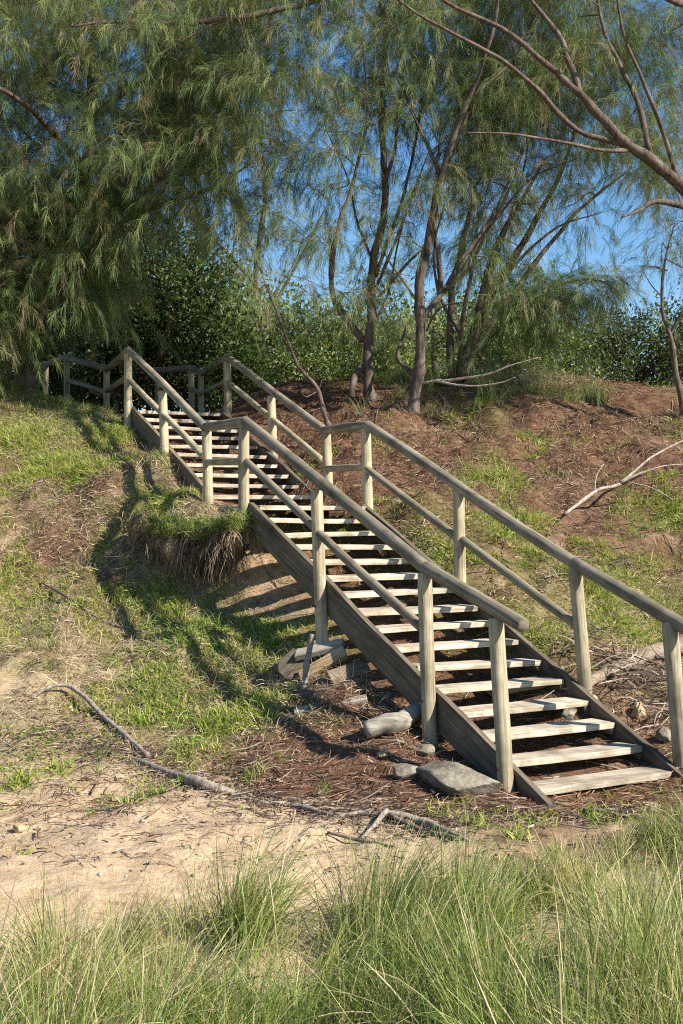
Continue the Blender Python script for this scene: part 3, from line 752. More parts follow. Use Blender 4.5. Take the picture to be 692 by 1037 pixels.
db = empty('dead_branch', at(575, 519, 12.6), 'bare pale forked branch lying on the red slope', 'branch')
stick('stem', [at(573, 520, 12.62), at(590, 507, 12.75), at(605, 497, 12.85), at(625, 491, 12.9), at(640, 480, 13.0), at(665, 460, 13.1), at(700, 443, 13.2), at(740, 430, 13.3)], [.018, .02, .019, .018, .016, .012, .009, .005], M['bark_pale'], seed=51, parent=db, sides=8, rough=.06)
stick('fork', [at(628, 489, 12.9), at(650, 479, 12.9), at(672, 472, 12.9), at(705, 469, 12.9)], [.014, .012, .009, .005], M['bark_pale'], seed=52, parent=db, sides=7, rough=.05)
stick('fork', [at(602, 497, 12.85), at(604, 482, 12.9), at(611, 470, 12.95)], [.008, .006, .003], M['bark_pale'], seed=53, parent=db, sides=6, rough=.05)
stick('fork', [at(636, 488, 12.85), at(660, 494, 12.75), at(682, 506, 12.7)], [.009, .006, .003], M['bark_pale'], seed=54, parent=db, sides=6, rough=.05)
pbz = empty('dead_branch', at(436, 388, 15.3), 'thin white bare branch sticking out beside the middle trunks', 'branch')
stick('stem', [at(428, 388, 15.3), at(460, 384, 15.1), at(490, 380, 14.9), at(515, 371, 14.8), at(545, 362, 14.7)], [.02, .018, .015, .011, .005], M['bark_pale'], seed=55, parent=pbz, sides=7, rough=.05)
stick('fork', [at(440, 386, 15.2), at(475, 391, 14.9), at(505, 388, 14.7), at(522, 382, 14.6)], [.014, .013, .01, .004], M['bark_pale'], seed=56, parent=pbz, sides=7, rough=.05)
# ground-hugging roots on the banks
stick('bank_root', [on(42, 592, .02), on(75, 612, .03), on(105, 632, .03), on(136, 640, .02)], [.01, .014, .013, .008], M['bark_dark'], 'thin dark root crossing the middle of the left bank', 'root', seed=57, sides=7)
stick('bank_root', [on(108, 556, .03), on(128, 546, .05), on(146, 536, .05)], [.012, .012, .007], M['grey_wood'], 'short pale root poking from the bank left of the turf lip', 'root', seed=58, sides=7)

# ------------------------------------------------------------------ trees
DX = [0, 70, 140, 210, 280, 350, 420, 490, 560, 625, 692]
DY = [0, 60, 120, 180, 240, 290, 340, 385]
DENS = np.array([
 [.95, .90, .95, .95, .90, .80, .75, .80, .80, .85, .85],
 [.90, .75, .92, .95, .90, .80, .75, .80, .85, .80, .85],
 [.95, .95, .95, .90, .80, .60, .65, .80, .80, .75, .70],
 [.95, .95, .80, .65, .60, .45, .50, .65, .70, .70, .60],
 [.95, .92, .65, .50, .50, .35, .45, .50, .45, .40, .25],
 [.95, .85, .50, .35, .45, .40, .40, .40, .35, .10, .02],
 [.85, .50, .15, .10, .20, .25, .30, .35, .20, .03, .00],
 [.30, .05, .00, .00, .02, .05, .08, .10, .03, .00, .00]])
def dens(px, py):
    px = np.clip(px, 0, 692); py = np.clip(py, 0, 385)
    i = np.clip(np.searchsorted(DX, px) - 1, 0, len(DX) - 2); j = np.clip(np.searchsorted(DY, py) - 1, 0, len(DY) - 2)
    fx = (px - np.array(DX)[i]) / (np.array(DX)[i + 1] - np.array(DX)[i]); fy = (py - np.array(DY)[j]) / (np.array(DY)[j + 1] - np.array(DY)[j])
    return (DENS[j, i] * (1 - fx) + DENS[j, i + 1] * fx) * (1 - fy) + (DENS[j + 1, i] * (1 - fx) + DENS[j + 1, i + 1] * fx) * fy

def at_many(px, py, d):
    x = (px - PW / 2) / F_PX; u = (PH / 2 - py) / F_PX; c, s = math.cos(PITCH), math.sin(PITCH)
    y = c - u * s; z = s + u * c
    return np.stack([x / y * d, d, z / y * d + CZ], 1)

NEED = np.array([[.125, .165, .050], [.098, .142, .045], [.155, .18, .058], [.078, .118, .040], [.19, .18, .080]])

def sprays(mb, P, outd, nper, ln, wid, tone):
    """drooping sub-twigs carrying short fine needles; P start points, outd outward directions"""
    n = len(P); S = 6; Ls = rng.uniform(.16, .62, n) * ln / .28
    d = norm(outd + rng.normal(size=(n, 3)) * .35); g = rng.uniform(.6, 3.2, n)
    arc = [P]; tg = [d]; p = P
    for k in range(S):
        p = p + d * (Ls / S)[:, None]; d = d.copy(); d[:, 2] -= g / S; d = norm(d); arc.append(p); tg.append(d)
    arc = np.stack(arc, 1); tg = np.stack(tg, 1)
    cnt = np.maximum(6, (nper * Ls / .38 * rng.uniform(.5, 1.4, n))).astype(int)
    ix = np.repeat(np.arange(n), cnt); m = len(ix)
    t = rng.uniform(0, 1, m) ** .8 * (S - .01); k = t.astype(int); f = (t - k)[:, None]
    base = arc[ix, k] * (1 - f) + arc[ix, k + 1] * f + rng.normal(size=(m, 3)) * .012
    dd = tg[ix, k] + rng.normal(size=(m, 3)) * rng.uniform(.18, .55, n)[ix][:, None]
    tonec = NEED[rng.integers(0, len(NEED), n)] * (tone * rng.uniform(.7, 1.3, n))[:, None]
    dead = rng.uniform(0, 1, n) < .05; tonec[dead] = np.array([.22, .16, .09])
    c = tonec[ix] * rng.uniform(.8, 1.2, (m, 1))
    ribbons(mb, base, dd, rng.uniform(.09, .22, m), wid, rng.uniform(.8, 2.0, m), 3, c, c * 1.2, widthprof=[1, .9, .7, .3])

def casuarina(name, label, base, stems, clumps, bark='bark', nper=13, ln=.27, wid=.0036, tone=1.0, group=None, nsp=20, maxlink=3.5, per=7):
    """stems: list of (control points, radii).  clumps: N x 3 branchlet centres."""
    root = empty(name, base, label, 'tree', group)
    tb = MB(); lb_ = MB(); cb = MB(); nodes = []; nrad = []; limbs = []
    for i, (ctrl, rad) in enumerate(stems):
        lnn = smooth_line(ctrl, per); m = len(lnn); r = np.interp(np.linspace(0, 1, m), np.linspace(0, 1, len(rad)), rad)
        lnn = lnn + np.stack([fbm(lnn * 2.2 + 3, i, 2), fbm(lnn * 2.2 + 9, i, 2), 0 * r], 1) * np.minimum(r, .05)[:, None] * .7
        if i == 0: r[:3] *= np.array([1.5, 1.2, 1.06])
        lm = tb if i == 0 else MB()
        tube(lm, lnn, r, 12 if r[0] > .03 else 7, rough=.2, seed=i)
        if i: limbs.append(lm)
        f = max(1, int(m * .25)) if i == 0 else 1
        nodes.append(lnn[f:]); nrad.append(r[f:])
    nodes = np.concatenate(nodes); nrad = np.concatenate(nrad)
    if len(clumps):
        clumps = np.asarray(clumps)
        d0 = np.linalg.norm(clumps[:, None] - nodes[None], axis=2).min(1)
        order = np.argsort(d0)
        sp_P = []; sp_D = []
        for ci in order:
            c = clumps[ci]; dd = np.linalg.norm(nodes - c, axis=1) + np.maximum(0, nodes[:, 2] - c[2]) * .3
            k = int(np.argmin(dd)); a = nodes[k]; L = np.linalg.norm(c - a)
            out = norm(c - a + rng.normal(size=3) * .12)
            mid_ = (a + c) / 2 + UP * L * .10 + rng.normal(size=3) * L * .07
            tip_dir = norm(out * np.array([1, 1, .5]) + rng.normal(size=3) * .35)
            tl = rng.uniform(.4, .75)
            tip = c + tip_dir * tl - UP * tl * .25
            pts = smooth_line([a, mid_, c, tip], 4)
            r0 = min(nrad[k] * .75, .006 + .006 * L + .004); rad = np.linspace(r0, .0025, len(pts))
            tube(lb_, pts, rad, 5, cap=False)
            nodes = np.concatenate([nodes, pts[2:9]]); nrad = np.concatenate([nrad, rad[2:9]])
            s = rng.uniform(.22, 1, nsp); pk = (s * (len(pts) - 1)); i0 = np.clip(pk.astype(int), 0, len(pts) - 2); fr = (pk - i0)[:, None]
            Pp = pts[i0] * (1 - fr) + pts[i0 + 1] * fr
            side = rng.normal(size=(nsp, 3)) * np.array([1, 1, .6])
            Pp = Pp + side * .10
            sp_P.append(Pp); sp_D.append(norm(tip_dir[None] * .8 + side * .6 + UP * .15))
        cb = lb_; cb.split = sum(len(q) for q in cb.f4)
        sprays(cb, np.concatenate(sp_P), np.concatenate(sp_D), int(nper * 3.4), ln, wid, tone * 1.12)
    tb.build('trunk', M[bark], root)
    for lm in limbs: lm.build('branch', M[bark], root)
    if cb.n: cb.build('crown', [M[bark], M['needle']], root)
    return root

def pick(n, x0, x1, y0, y1, d0, d1, power=1.4, extra=None):
    px = rng.uniform(x0, x1, n); py = rng.uniform(y0, y1, n); d = rng.uniform(d0, d1, n)
    k = rng.uniform(0, 1, n) < dens(px, py) ** power
    if extra is not None: k &= extra(px, py)
    return at_many(px[k], py[k], d[k])

def A(*l): return [at(*p) for p in l]

# big old tree at the top left
casuarina('casuarina_tree', 'large dense casuarina with hanging needles at the top left of the bank', gpt(30, 388) if False else at(30, 386, 17.6),
  [(A((26, 400, 17.6), (28, 365, 17.6), (37, 331, 17.5), (48, 306, 17.4), (72, 262, 17.2), (84, 200, 17.1), (92, 120, 17), (96, 20, 16.9), (100, -120, 16.9)), [.17, .16, .14, .13, .11, .09, .07, .05, .03]),
   (A((24, 380, 17.6), (16, 300, 17.3), (2, 210, 16.9), (-14, 110, 16.5), (-30, 0, 16.2)), [.12, .10, .08, .05, .03]),
   (A((44, 318, 17.45), (60, 285, 17.6), (110, 236, 17.9), (150, 212, 18), (215, 190, 18.0), (262, 160, 18)), [.09, .075, .06, .045, .03, .012]),
   (A((80, 225, 17.1), (130, 210, 16.6), (168, 180, 16.2), (235, 175, 15.8)), [.05, .04, .03, .012]),
   (A((86, 170, 17.1), (50, 130, 16), (10, 95, 15), (-40, 80, 14.3)), [.05, .04, .03, .015]),
   (A((92, 120, 17), (140, 85, 16.2), (200, 75, 15.3), (250, 80, 14.8)), [.05, .035, .025, .012]),
   (A((60, 285, 17.3), (30, 265, 16.4), (0, 290, 15.6), (-20, 300, 15.2)), [.035, .028, .02, .01])],
  np.concatenate([pick(400, -70, 250, -70, 225, 15.0, 18.8, 1.0), pick(115, -60, 125, 205, 290, 15.6, 18.2, 1.0), pick(26, -60, 26, 275, 345, 15.6, 17.2, .6), pick(12, 45, 110, 285, 320, 16.2, 18.0, .5)]), nper=14, ln=.30, tone=1.0)

# tree with the long limb crossing the top
casuarina('casuarina_tree', 'slim casuarina with flaky reddish trunk forking on the mound behind the right handrail', at(376, 402, 15.9),
  [(A((378, 408, 15.9), (374, 380, 15.9), (371, 350, 15.9), (378, 290, 15.9), (384, 235, 15.9), (389, 190, 15.9), (385, 130, 15.8), (390, 60, 15.6), (398, -30, 15.4)), [.08, .066, .062, .058, .052, .046, .038, .03, .02]),
   (A((369, 345, 15.9), (352, 322, 15.8), (338, 300, 15.7), (336, 262, 15.6), (343, 230, 15.5), (356, 195, 15.5), (366, 150, 15.4), (372, 110, 15.3), (366, 30, 15)), [.05, .045, .04, .036, .032, .028, .022, .016, .01]),
   (A((380, 280, 15.9), (394, 240, 16.1), (408, 200, 16.3), (420, 150, 16.4), (432, 80, 16.5)), [.03, .026, .022, .017, .01]),
   (A((384, 300, 15.9), (412, 268, 15.6), (436, 246, 15.4)), [.026, .02, .008]),
   (A((388, 190, 15.9), (400, 150, 15.7), (405, 100, 15.5), (424, 40, 15.4)), [.03, .022, .018, .01]),
   (A((377, 300, 15.9), (398, 250, 15.7), (415, 205, 15.6), (436, 150, 15.5)), [.024, .02, .014, .006]),
   (A((380, 270, 15.9), (362, 225, 16.0), (352, 180, 16.1), (330, 130, 16.2)), [.02, .016, .012, .005]),
   (A((372, 340, 15.9), (392, 300, 16.2), (402, 250, 16.3), (412, 215, 16.4)), [.022, .018, .013, .005]),
   (A((370, 372, 15.9), (360, 380, 15.7), (356, 392, 15.6), (354, 402, 15.6)), [.05, .045, .04, .05]),
   (A((392, 30, 15.6), (372, -30, 15.4), (330, -6, 15.1), (290, 8, 14.9), (240, 18, 14.8), (165, 24, 14.7), (110, 22, 14.6), (72, 27, 14.5)), [.035, .045, .045, .04, .036, .028, .02, .01]),
   (A((230, 19, 14.8), (190, 38, 14.7), (150, 62, 14.6)), [.024, .015, .006])],
  np.concatenate([pick(170, 215, 420, -70, 250, 14.6, 17.5, 1.8), pick(46, 60, 330, -40, 95, 14.4, 16.0, 1.0), pick(26, 300, 420, 230, 340, 15, 17.2, 1.3)]), nper=12, ln=.24, tone=.95)

casuarina('casuarina_tree', 'tall bare stemmed casuarina with a smooth curving brown trunk on the mound', at(419, 413, 15.3),
  [(A((419, 420, 15.3), (420, 395, 15.3), (425, 360, 15.3), (427, 325, 15.3), (424, 295, 15.3), (433, 245, 15.2), (446, 185, 15.1), (470, 112, 15), (490, 68, 14.9), (502, 10, 14.8), (510, -60, 14.7)), [.085, .074, .068, .066, .06, .055, .048, .04, .03, .024, .016]),
   (A((428, 322, 15.3), (448, 298, 15.4), (468, 262, 15.5), (488, 235, 15.6), (510, 196, 15.7), (530, 150, 15.8), (550, 110, 15.8)), [.04, .034, .03, .026, .02, .015, .008]),
   (A((450, 296, 15.4), (470, 270, 15.2), (500, 225, 15.0), (540, 180, 14.8), (585, 160, 14.6)), [.024, .022, .018, .014, .007]),
   (A((432, 335, 15.3), (440, 318, 15.2), (455, 308, 15.1), (500, 305, 14.9)), [.018, .014, .012, .005]),
   (A((447, 180, 15.1), (425, 130, 15.3), (410, 90, 15.4), (402, 20, 15.5)), [.03, .024, .017, .01]),
   (A((475, 100, 15), (510, 70, 15.3), (540, 20, 15.5), (560, -30, 15.6)), [.026, .02, .014, .01]),
   (A((422, 380, 15.3), (410, 372, 15.5), (404, 360, 15.7), (412, 330, 15.9)), [.03, .03, .026, .012])],
  np.concatenate([pick(175, 395, 560, -70, 235, 14.6, 17.2, 1.8), pick(24, 420, 540, 220, 330, 15, 17, 1.3)]), nper=12, ln=.24, tone=1.0)

casuarina('casuarina_tree', 'leaning multi stemmed casuarina with a weeping branch behind the red slope', at(456, 398, 16.2),
  [(A((458, 402, 16.2), (456, 370, 16.2), (455, 330, 16.2), (458, 290, 16.2), (470, 240, 16.2), (482, 190, 16.3)), [.06, .055, .05, .045, .035, .02]),
   (A((462, 392, 16.3), (482, 335, 16.6), (496, 300, 16.8), (520, 262, 16.9), (548, 215, 17), (570, 170, 17.1), (590, 110, 17.2)), [.07, .066, .06, .05, .04, .03, .015]),
   (A((470, 385, 16.4), (490, 340, 16.9), (515, 305, 17.2), (550, 255, 17.4), (590, 210, 17.5), (640, 170, 17.6)), [.055, .05, .045, .036, .026, .012]),
   (A((464, 380, 16.3), (470, 320, 16.0), (482, 262, 15.8), (512, 200, 15.6), (536, 140, 15.5)), [.035, .03, .026, .018, .008]),
   (A((466, 372, 16.4), (486, 310, 16.8), (506, 250, 17.0), (526, 190, 17.2), (540, 120, 17.3)), [.034, .03, .024, .017, .007]),
   (A((476, 350, 16.6), (512, 280, 16.6), (562, 232, 16.6), (610, 215, 16.6)), [.028, .024, .016, .006]),
   (A((470, 345, 16.2), (446, 300, 16.0), (440, 250, 15.9), (452, 200, 15.8)), [.026, .022, .016, .007]),
   (A((480, 340, 16.5), (500, 255, 16.3), (530, 200, 16.2), (552, 160, 16.1)), [.04, .034, .026, .012]),
   (A((488, 358, 16.6), (510, 330, 16.0), (545, 302, 15.6), (575, 286, 15.4), (606, 284, 15.2), (628, 296, 15.1)), [.03, .028, .024, .018, .011, .005])],
  np.concatenate([pick(100, 455, 690, 40, 270, 15.6, 18.6, 2.0), at_many(rng.uniform(528, 625, 17), 286 + rng.uniform(-4, 22, 17), rng.uniform(15, 15.7, 17)), at_many(rng.uniform(515, 580, 5), rng.uniform(310, 345, 5), rng.uniform(15.2, 16, 5)), at_many(rng.uniform(455, 500, 4), rng.uniform(340, 372, 4), rng.uniform(15.6, 16.2, 4))]), nper=12, ln=.27, tone=.95)

# tree outside the frame on the right with limbs reaching in
casuarina('casuarina_tree', 'casuarina at the right with thick grey limbs arching in over the slope', np.array([7.1, 14.6, float(gz(7.1, 14.6))]),
  [([np.array([7.1, 14.6, float(gz(7.1, 14.6)) - .2])] + A((865, 400, 14.58), (800, 280, 14.58), (725, 218, 14.58), (692, 190, 14.58), (660, 163, 14.52), (628, 140, 14.46), (604, 113, 14.35), (585, 92, 14.24), (545, 58, 14.12), (508, 28, 14.01), (455, 4, 13.90), (420, -30, 13.79)), [.22, .18, .13, .085, .075, .068, .06, .052, .042, .034, .028, .022, .014]),
   (A((588, 96, 14.24), (575, 60, 14.35), (562, 30, 14.46), (530, -10, 14.69)), [.045, .036, .03, .02]),
   (A((640, 148, 14.52), (585, 132, 14.35), (545, 92, 14.12), (510, 62, 13.90), (470, 40, 13.67), (420, 12, 13.45), (380, -20, 13.33)), [.036, .032, .028, .024, .02, .015, .009]),
   (A((662, 165, 14.52), (648, 110, 14.69), (628, 66, 14.80), (612, 30, 14.92), (600, -30, 15.03)), [.04, .034, .028, .023, .016]),
   (A((690, 190, 14.58), (668, 120, 14.35), (650, 78, 14.24), (632, 36, 14.12), (622, -20, 14.01)), [.032, .026, .022, .018, .012]),
   (A((645, 152, 14.52), (610, 152, 14.24), (570, 144, 14.01), (520, 136, 13.79), (468, 134, 13.67)), [.026, .022, .018, .013, .006]),
   (A((725, 220, 14.58), (690, 208, 14.24), (662, 204, 14.12), (645, 214, 14.01), (630, 220, 13.90)), [.045, .04, .03, .018, .008]),
   (A((720, 0, 14.69), (700, 4, 14.24), (680, 0, 13.90), (650, -20, 13.56)), [.06, .05, .04, .02])],
  np.concatenate([pick(230, 470, 770, -80, 175, 14.8, 17.4, 1.3), pick(90, 380, 640, -60, 120, 14.8, 16.8, 1.4), pick(22, 640, 760, 150, 215, 14.6, 16.2, 1.5)]), nper=12, ln=.24, tone=1.05, wid=.0034)

casuarina('casuarina_tree', 'distant slender casuarina filling the gap between the left tree and the mound', at(262, 396, 23),
  [(A((262, 400, 23), (266, 340, 23), (258, 280, 23), (268, 200, 23), (262, 110, 23)), [.09, .08, .06, .045, .02]), (A((266, 330, 23), (300, 270, 23.3), (330, 210, 23.5)), [.04, .03, .012]), (A((260, 290, 23), (225, 250, 22.7), (190, 215, 22.5)), [.04, .03, .012])],
  np.concatenate([pick(58, 190, 350, 60, 300, 21.5, 25, 1.4), pick(14, 225, 330, 290, 345, 21.5, 24, .3)]), nper=8, ln=.3, wid=.005, tone=1.25)
casuarina('casuarina_tree', 'distant slender casuarina showing between the middle trunks and the leaning stems', at(445, 396, 23),
  [(A((445, 400, 23), (440, 350, 23), (446, 290, 23), (440, 210, 23), (448, 120, 23)), [.08, .07, .055, .04, .02]), (A((442, 330, 23), (405, 280, 23.2), (375, 230, 23.4)), [.035, .028, .012]), (A((445, 300, 23), (490, 260, 23.2), (530, 230, 23.4)), [.035, .028, .012])],
  np.concatenate([pick(46, 345, 590, 90, 310, 21.5, 25, 1.4), pick(20, 345, 560, 285, 345, 21.5, 24, .45)]), nper=8, ln=.3, wid=.005, tone=1.25)
casuarina('young_tree', 'thin bare sapling leaning left beside the upper right handrail', at(333, 428, 15.0),
  [(A((335, 432, 15.0), (327, 410, 15.0), (320, 392, 15.0), (302, 372, 15.0), (288, 338, 15.0), (272, 295, 15.0), (258, 258, 15.0), (245, 235, 15.0)), [.03, .028, .025, .022, .018, .015, .012, .006]),
   (A((322, 396, 15.0), (310, 402, 14.9), (306, 396, 14.9)), [.008, .006, .003]), (A((330, 415, 15), (323, 400, 14.9), (326, 385, 14.9)), [.009, .006, .003]),
   (A((276, 300, 15.0), (300, 262, 15.1), (312, 225, 15.2)), [.011, .008, .004])],
  pick(10, 235, 320, 215, 300, 14.6, 15.6, .8), nper=9, ln=.2)
casuarina('young_tree', 'thin dark crooked tree with bare twigs at the right edge above the slope', at(690, 412, 14.6),
  [(A((694, 420, 14.6), (686, 380, 14.6), (680, 345, 14.6), (672, 318, 14.6), (671, 290, 14.6), (674, 262, 14.6), (684, 225, 14.6)), [.04, .036, .03, .025, .018, .013, .006]),
   (A((679, 340, 14.6), (690, 318, 14.5), (705, 300, 14.4)), [.02, .015, .008]), (A((675, 274, 14.6), (660, 270, 14.5), (644, 277, 14.4)), [.012, .009, .004]), (A((670, 300, 14.6), (658, 286, 14.5), (648, 268, 14.5)), [.008, .006, .003]),
   (A((674, 262, 14.6), (690, 270, 14.5), (700, 272, 14.4)), [.01, .008, .004])],
  at_many(rng.uniform(650, 730, 9), rng.uniform(222, 262, 9), rng.uniform(14.2, 15, 9)), nper=7, ln=.18)

# ------------------------------------------------------------------ broad-leaved shrubs and trees behind the crest
def shrub(name, label, base, blobs, nleaf, size, cols, cat='shrub', group=None, bark='bark', stem_r=.03, tone=1.0, stems=None):
    """blobs: (centre, radius) list; leaves grow in ragged clusters on each blob"""
    root = empty(name, base, label, cat, group)
    sb = MB(); fb = MB(); base = np.asarray(base, float)
    for s in (stems or []): tube(sb, smooth_line(s[0], 5), np.interp(np.linspace(0, 1, len(smooth_line(s[0], 5))), np.linspace(0, 1, len(s[1])), s[1]), 8, rough=.1)
    tot = sum(r ** 2 for _, r in blobs)
    for c, r in blobs:
        c = np.asarray(c, float)
        b0 = base + np.array([rng.normal() * .15, rng.normal() * .15, 0])
        ml = (b0 + c) / 2 + rng.normal(size=3) * .15 + UP * .1
        tube(sb, smooth_line([b0, ml, c], 5), np.linspace(stem_r, .008, 11), 6, cap=False)
        ncl = max(5, int(1.5 * nleaf * r * r / tot / 22))
        cd = norm(rng.normal(size=(ncl, 3))); cc = c + cd * r * rng.uniform(.35, 1.08, ncl)[:, None] * np.array([1, 1, .85])
        for q_, dd in zip(cc[:max(3, ncl // 3)], cd): tube(sb, np.stack([c, (c + q_) / 2 + rng.normal(size=3) * .04, q_]), [.009, .006, .003], 4, cap=False)
        m = 26; P = np.repeat(cc, m, 0) + rng.normal(size=(ncl * m, 3)) * r * .19
        d = norm(np.repeat(cd, m, 0) * .6 + rng.normal(size=(ncl * m, 3)) * .7 + UP * .15)
        u = norm(UP[None] * .8 + rng.normal(size=(ncl * m, 3)) * .55)
        cl = np.asarray(cols)[rng.integers(0, len(cols), ncl)] * rng.uniform(.6, 1.35, (ncl, 1)) * tone * 1.3
        leaves(fb, P, d, u, size * rng.uniform(.65, 1.3, ncl * m), size * .5 * rng.uniform(.8, 1.2, ncl * m), np.repeat(cl, m, 0) * rng.uniform(.85, 1.15, (ncl * m, 1)))
    sb.build('stems', M[bark], root); fb.build('foliage', M['leaf'], root)
    return root
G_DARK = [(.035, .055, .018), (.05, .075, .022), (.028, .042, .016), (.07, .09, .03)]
G_MID = [(.075, .115, .03), (.10, .145, .035), (.055, .085, .024), (.13, .165, .05)]
G_LITE = [(.16, .21, .06), (.20, .24, .08), (.12, .165, .05), (.22, .24, .10)]
def blobs(spec): return [(at(px, py, d), r) for px, py, d, r in spec]
shrub('broadleaf_tree', 'dark broad leaved tree behind the landing rails at the top left', at(150, 400, 21.5),
  blobs([(110, 300, 21, .8), (150, 270, 21.5, .9), (195, 290, 21, .85), (170, 325, 20.8, .7), (130, 335, 21, .7), (215, 350, 21, .7), (245, 350, 21.8, .65), (90, 350, 21.5, .7), (175, 240, 21.8, .6), (205, 255, 22, .55), (120, 250, 22, .6), (165, 365, 21.4, .6), (140, 385, 22, .8), (190, 385, 22.5, .8), (100, 385, 22.5, .8), (235, 385, 22.5, .7), (170, 300, 22.8, .9), (130, 310, 23, .9)]),
  15000, .10, G_DARK + G_MID[:1], 'tree', stem_r=.05, stems=[(A((140, 400, 21.3), (136, 350, 21.2), (128, 310, 21), (118, 280, 21)), [.08, .07, .05, .02]), (A((152, 400, 21.2), (166, 345, 20.6), (186, 300, 20.6)), [.06, .05, .02])])
shrub('shrub', 'bright green broad leaved bush behind the red mound left of the trunks', at(290, 400, 24.0),
  blobs([(262, 350, 24, .8), (300, 340, 24, .85), (335, 350, 24.5, .8), (285, 375, 23.5, .7), (325, 378, 23.5, .7), (250, 380, 23.5, .7)]), 5600, .09, G_MID[:2] + G_LITE + [(.2, .21, .10)])
shrub('shrub', 'bright green broad leaved bush seen between the two middle trunks', at(400, 400, 24.5),
  blobs([(360, 350, 24.5, .8), (398, 345, 24.5, .8), (430, 355, 25, .75), (385, 375, 24, .7), (420, 382, 24, .65)]), 4200, .09, G_MID[:1] + G_LITE + [(.22, .22, .10)])
shrub('shrub', 'pale green bush behind the leaning stems at the crest', at(505, 395, 21),
  blobs([(470, 345, 21.5, .7), (500, 330, 21.5, .75), (535, 335, 21, .7), (565, 350, 21, .6), (520, 365, 20.5, .6), (485, 372, 20.5, .6), (550, 372, 20, .5), (590, 362, 20.5, .45)]), 5200, .085, G_LITE + G_MID[:2])
shrub('shrub', 'dark dense bush against the sky at the right end of the crest', at(645, 392, 18.6),
  blobs([(612, 345, 18.8, .5), (640, 338, 18.8, .55), (668, 345, 18.6, .55), (700, 338, 18.6, .6), (625, 370, 18.2, .45), (660, 375, 18.2, .5), (695, 372, 18, .5), (735, 350, 18.5, .7), (780, 360, 18.5, .7)]), 5200, .07, G_DARK + [(.09, .085, .04)])
shrub('shrub', 'shaded bush growing under the boardwalk rails at the far left', at(120, 402, 20.6),
  blobs([(85, 378, 20.8, .45), (115, 372, 20.8, .45), (150, 385, 20.6, .45), (180, 390, 21, .4), (55, 372, 21.5, .5), (20, 360, 22, .6), (-20, 350, 22, .7)]), 3600, .08, G_DARK)
shrub('shrub', 'low green bush beside the upper right posts of the stairway', at(225, 402, 20.5),
  blobs([(215, 385, 20.5, .4), (240, 372, 20.8, .5), (262, 385, 20.6, .4)]), 1700, .085, G_MID)
# wall of farther scrub closing the view under the crowns
fs = MB(); fr_ = np.random.default_rng(5)
for px in np.arange(-420, 1150, 26):
    d = fr_.uniform(28, 33); h = fr_.uniform(-26, 26)
    c0 = at(px, 352 + h + (26 if px > 560 else 0), d); r = fr_.uniform(.9, 1.5)
    ncl = 46; cd = norm(fr_.normal(size=(ncl, 3))); cc = c0 + cd * r * fr_.uniform(.4, 1.1, ncl)[:, None]
    m = 20; P = np.repeat(cc, m, 0) + fr_.normal(size=(ncl * m, 3)) * .22; dd = norm(fr_.normal(size=(ncl * m, 3)))
    cl = np.asarray(G_MID + G_LITE[:2])[fr_.integers(0, 6, ncl)] * fr_.uniform(.7, 1.2, (ncl, 1))
    leaves(fs, P, dd, norm(UP[None] + fr_.normal(size=(ncl * m, 3)) * .6), .16 * fr_.uniform(.7, 1.3, ncl * m), .08, np.repeat(cl, m, 0))
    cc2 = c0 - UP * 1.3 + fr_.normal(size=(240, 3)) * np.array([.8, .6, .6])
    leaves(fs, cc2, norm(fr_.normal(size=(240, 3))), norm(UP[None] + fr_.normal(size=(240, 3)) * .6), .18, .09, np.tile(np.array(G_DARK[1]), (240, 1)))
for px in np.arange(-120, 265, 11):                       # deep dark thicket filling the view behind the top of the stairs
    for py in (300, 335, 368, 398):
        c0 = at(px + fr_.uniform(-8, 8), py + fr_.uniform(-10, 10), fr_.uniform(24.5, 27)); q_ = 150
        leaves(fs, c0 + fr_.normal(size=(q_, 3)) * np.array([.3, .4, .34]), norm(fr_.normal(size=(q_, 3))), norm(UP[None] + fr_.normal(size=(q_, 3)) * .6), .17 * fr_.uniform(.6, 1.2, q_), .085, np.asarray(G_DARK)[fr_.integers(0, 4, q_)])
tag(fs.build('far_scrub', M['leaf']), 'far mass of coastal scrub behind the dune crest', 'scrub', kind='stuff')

# ------------------------------------------------------------------ grass, creeper and needle litter
def scatter(n, x0, x1, y0, y1): return rng.uniform(x0, x1, n), rng.uniform(y0, y1, n)
def off_stairs(x, y, m=.1):
    u, w = stair_uv(x, y)
    a = (u > -m) & (u < SW + m) & (w > -.4) & (w < 5.2)
    q = np.stack([x - B2[0], y - B2[1]], 1); u2 = q @ t2[:2]; w2 = q @ nn2[:2]
    b = (u2 > -m) & (u2 < SW + m) & (w2 > -1.3) & (w2 < 7)
    return ~(a | b), (u > -.02) & (u < SW + .02) & (w > -.3) & (w < 5)

# short turf on the banks
x, y = scatter(620000, -5.4, 5.4, 6.3, 18.4)
g = attr(x, y)[:, 2]; free, under = off_stairs(x, y)
nn_ = n2(x, y, 1.1, 71, 3) * .40 + n2(x, y, 5.0, 75, 2) * .34
dn = np.clip((g + nn_ - .42) * 1.5, 0, 1)
dn = np.where(under, dn * .25, dn) 
k = (rng.uniform(0, 1, len(x)) < dn) & (free | under)
x, y, dn = x[k], y[k], dn[k]; nb = len(x); print('turf blades', nb)
z = gz(x, y); nrm = gnormal(x, y)
lush = np.clip(1.15 + .9 * n2(x, y, 1.7, 77, 2), .45, 2.0)
L = rng.uniform(.03, .10, nb) * (.6 + .55 * dn) * lush
cA = np.array([[.24, .31, .05], [.30, .34, .06], [.17, .25, .045], [.40, .37, .11], [.50, .42, .20]])
yel = np.clip(.5 + n2(x, y, .8, 91, 2) * .5, 0, 1)
pi = np.where(rng.uniform(0, 1, nb) < .16 + .25 * yel, rng.integers(3, 5, nb), rng.integers(0, 3, nb))
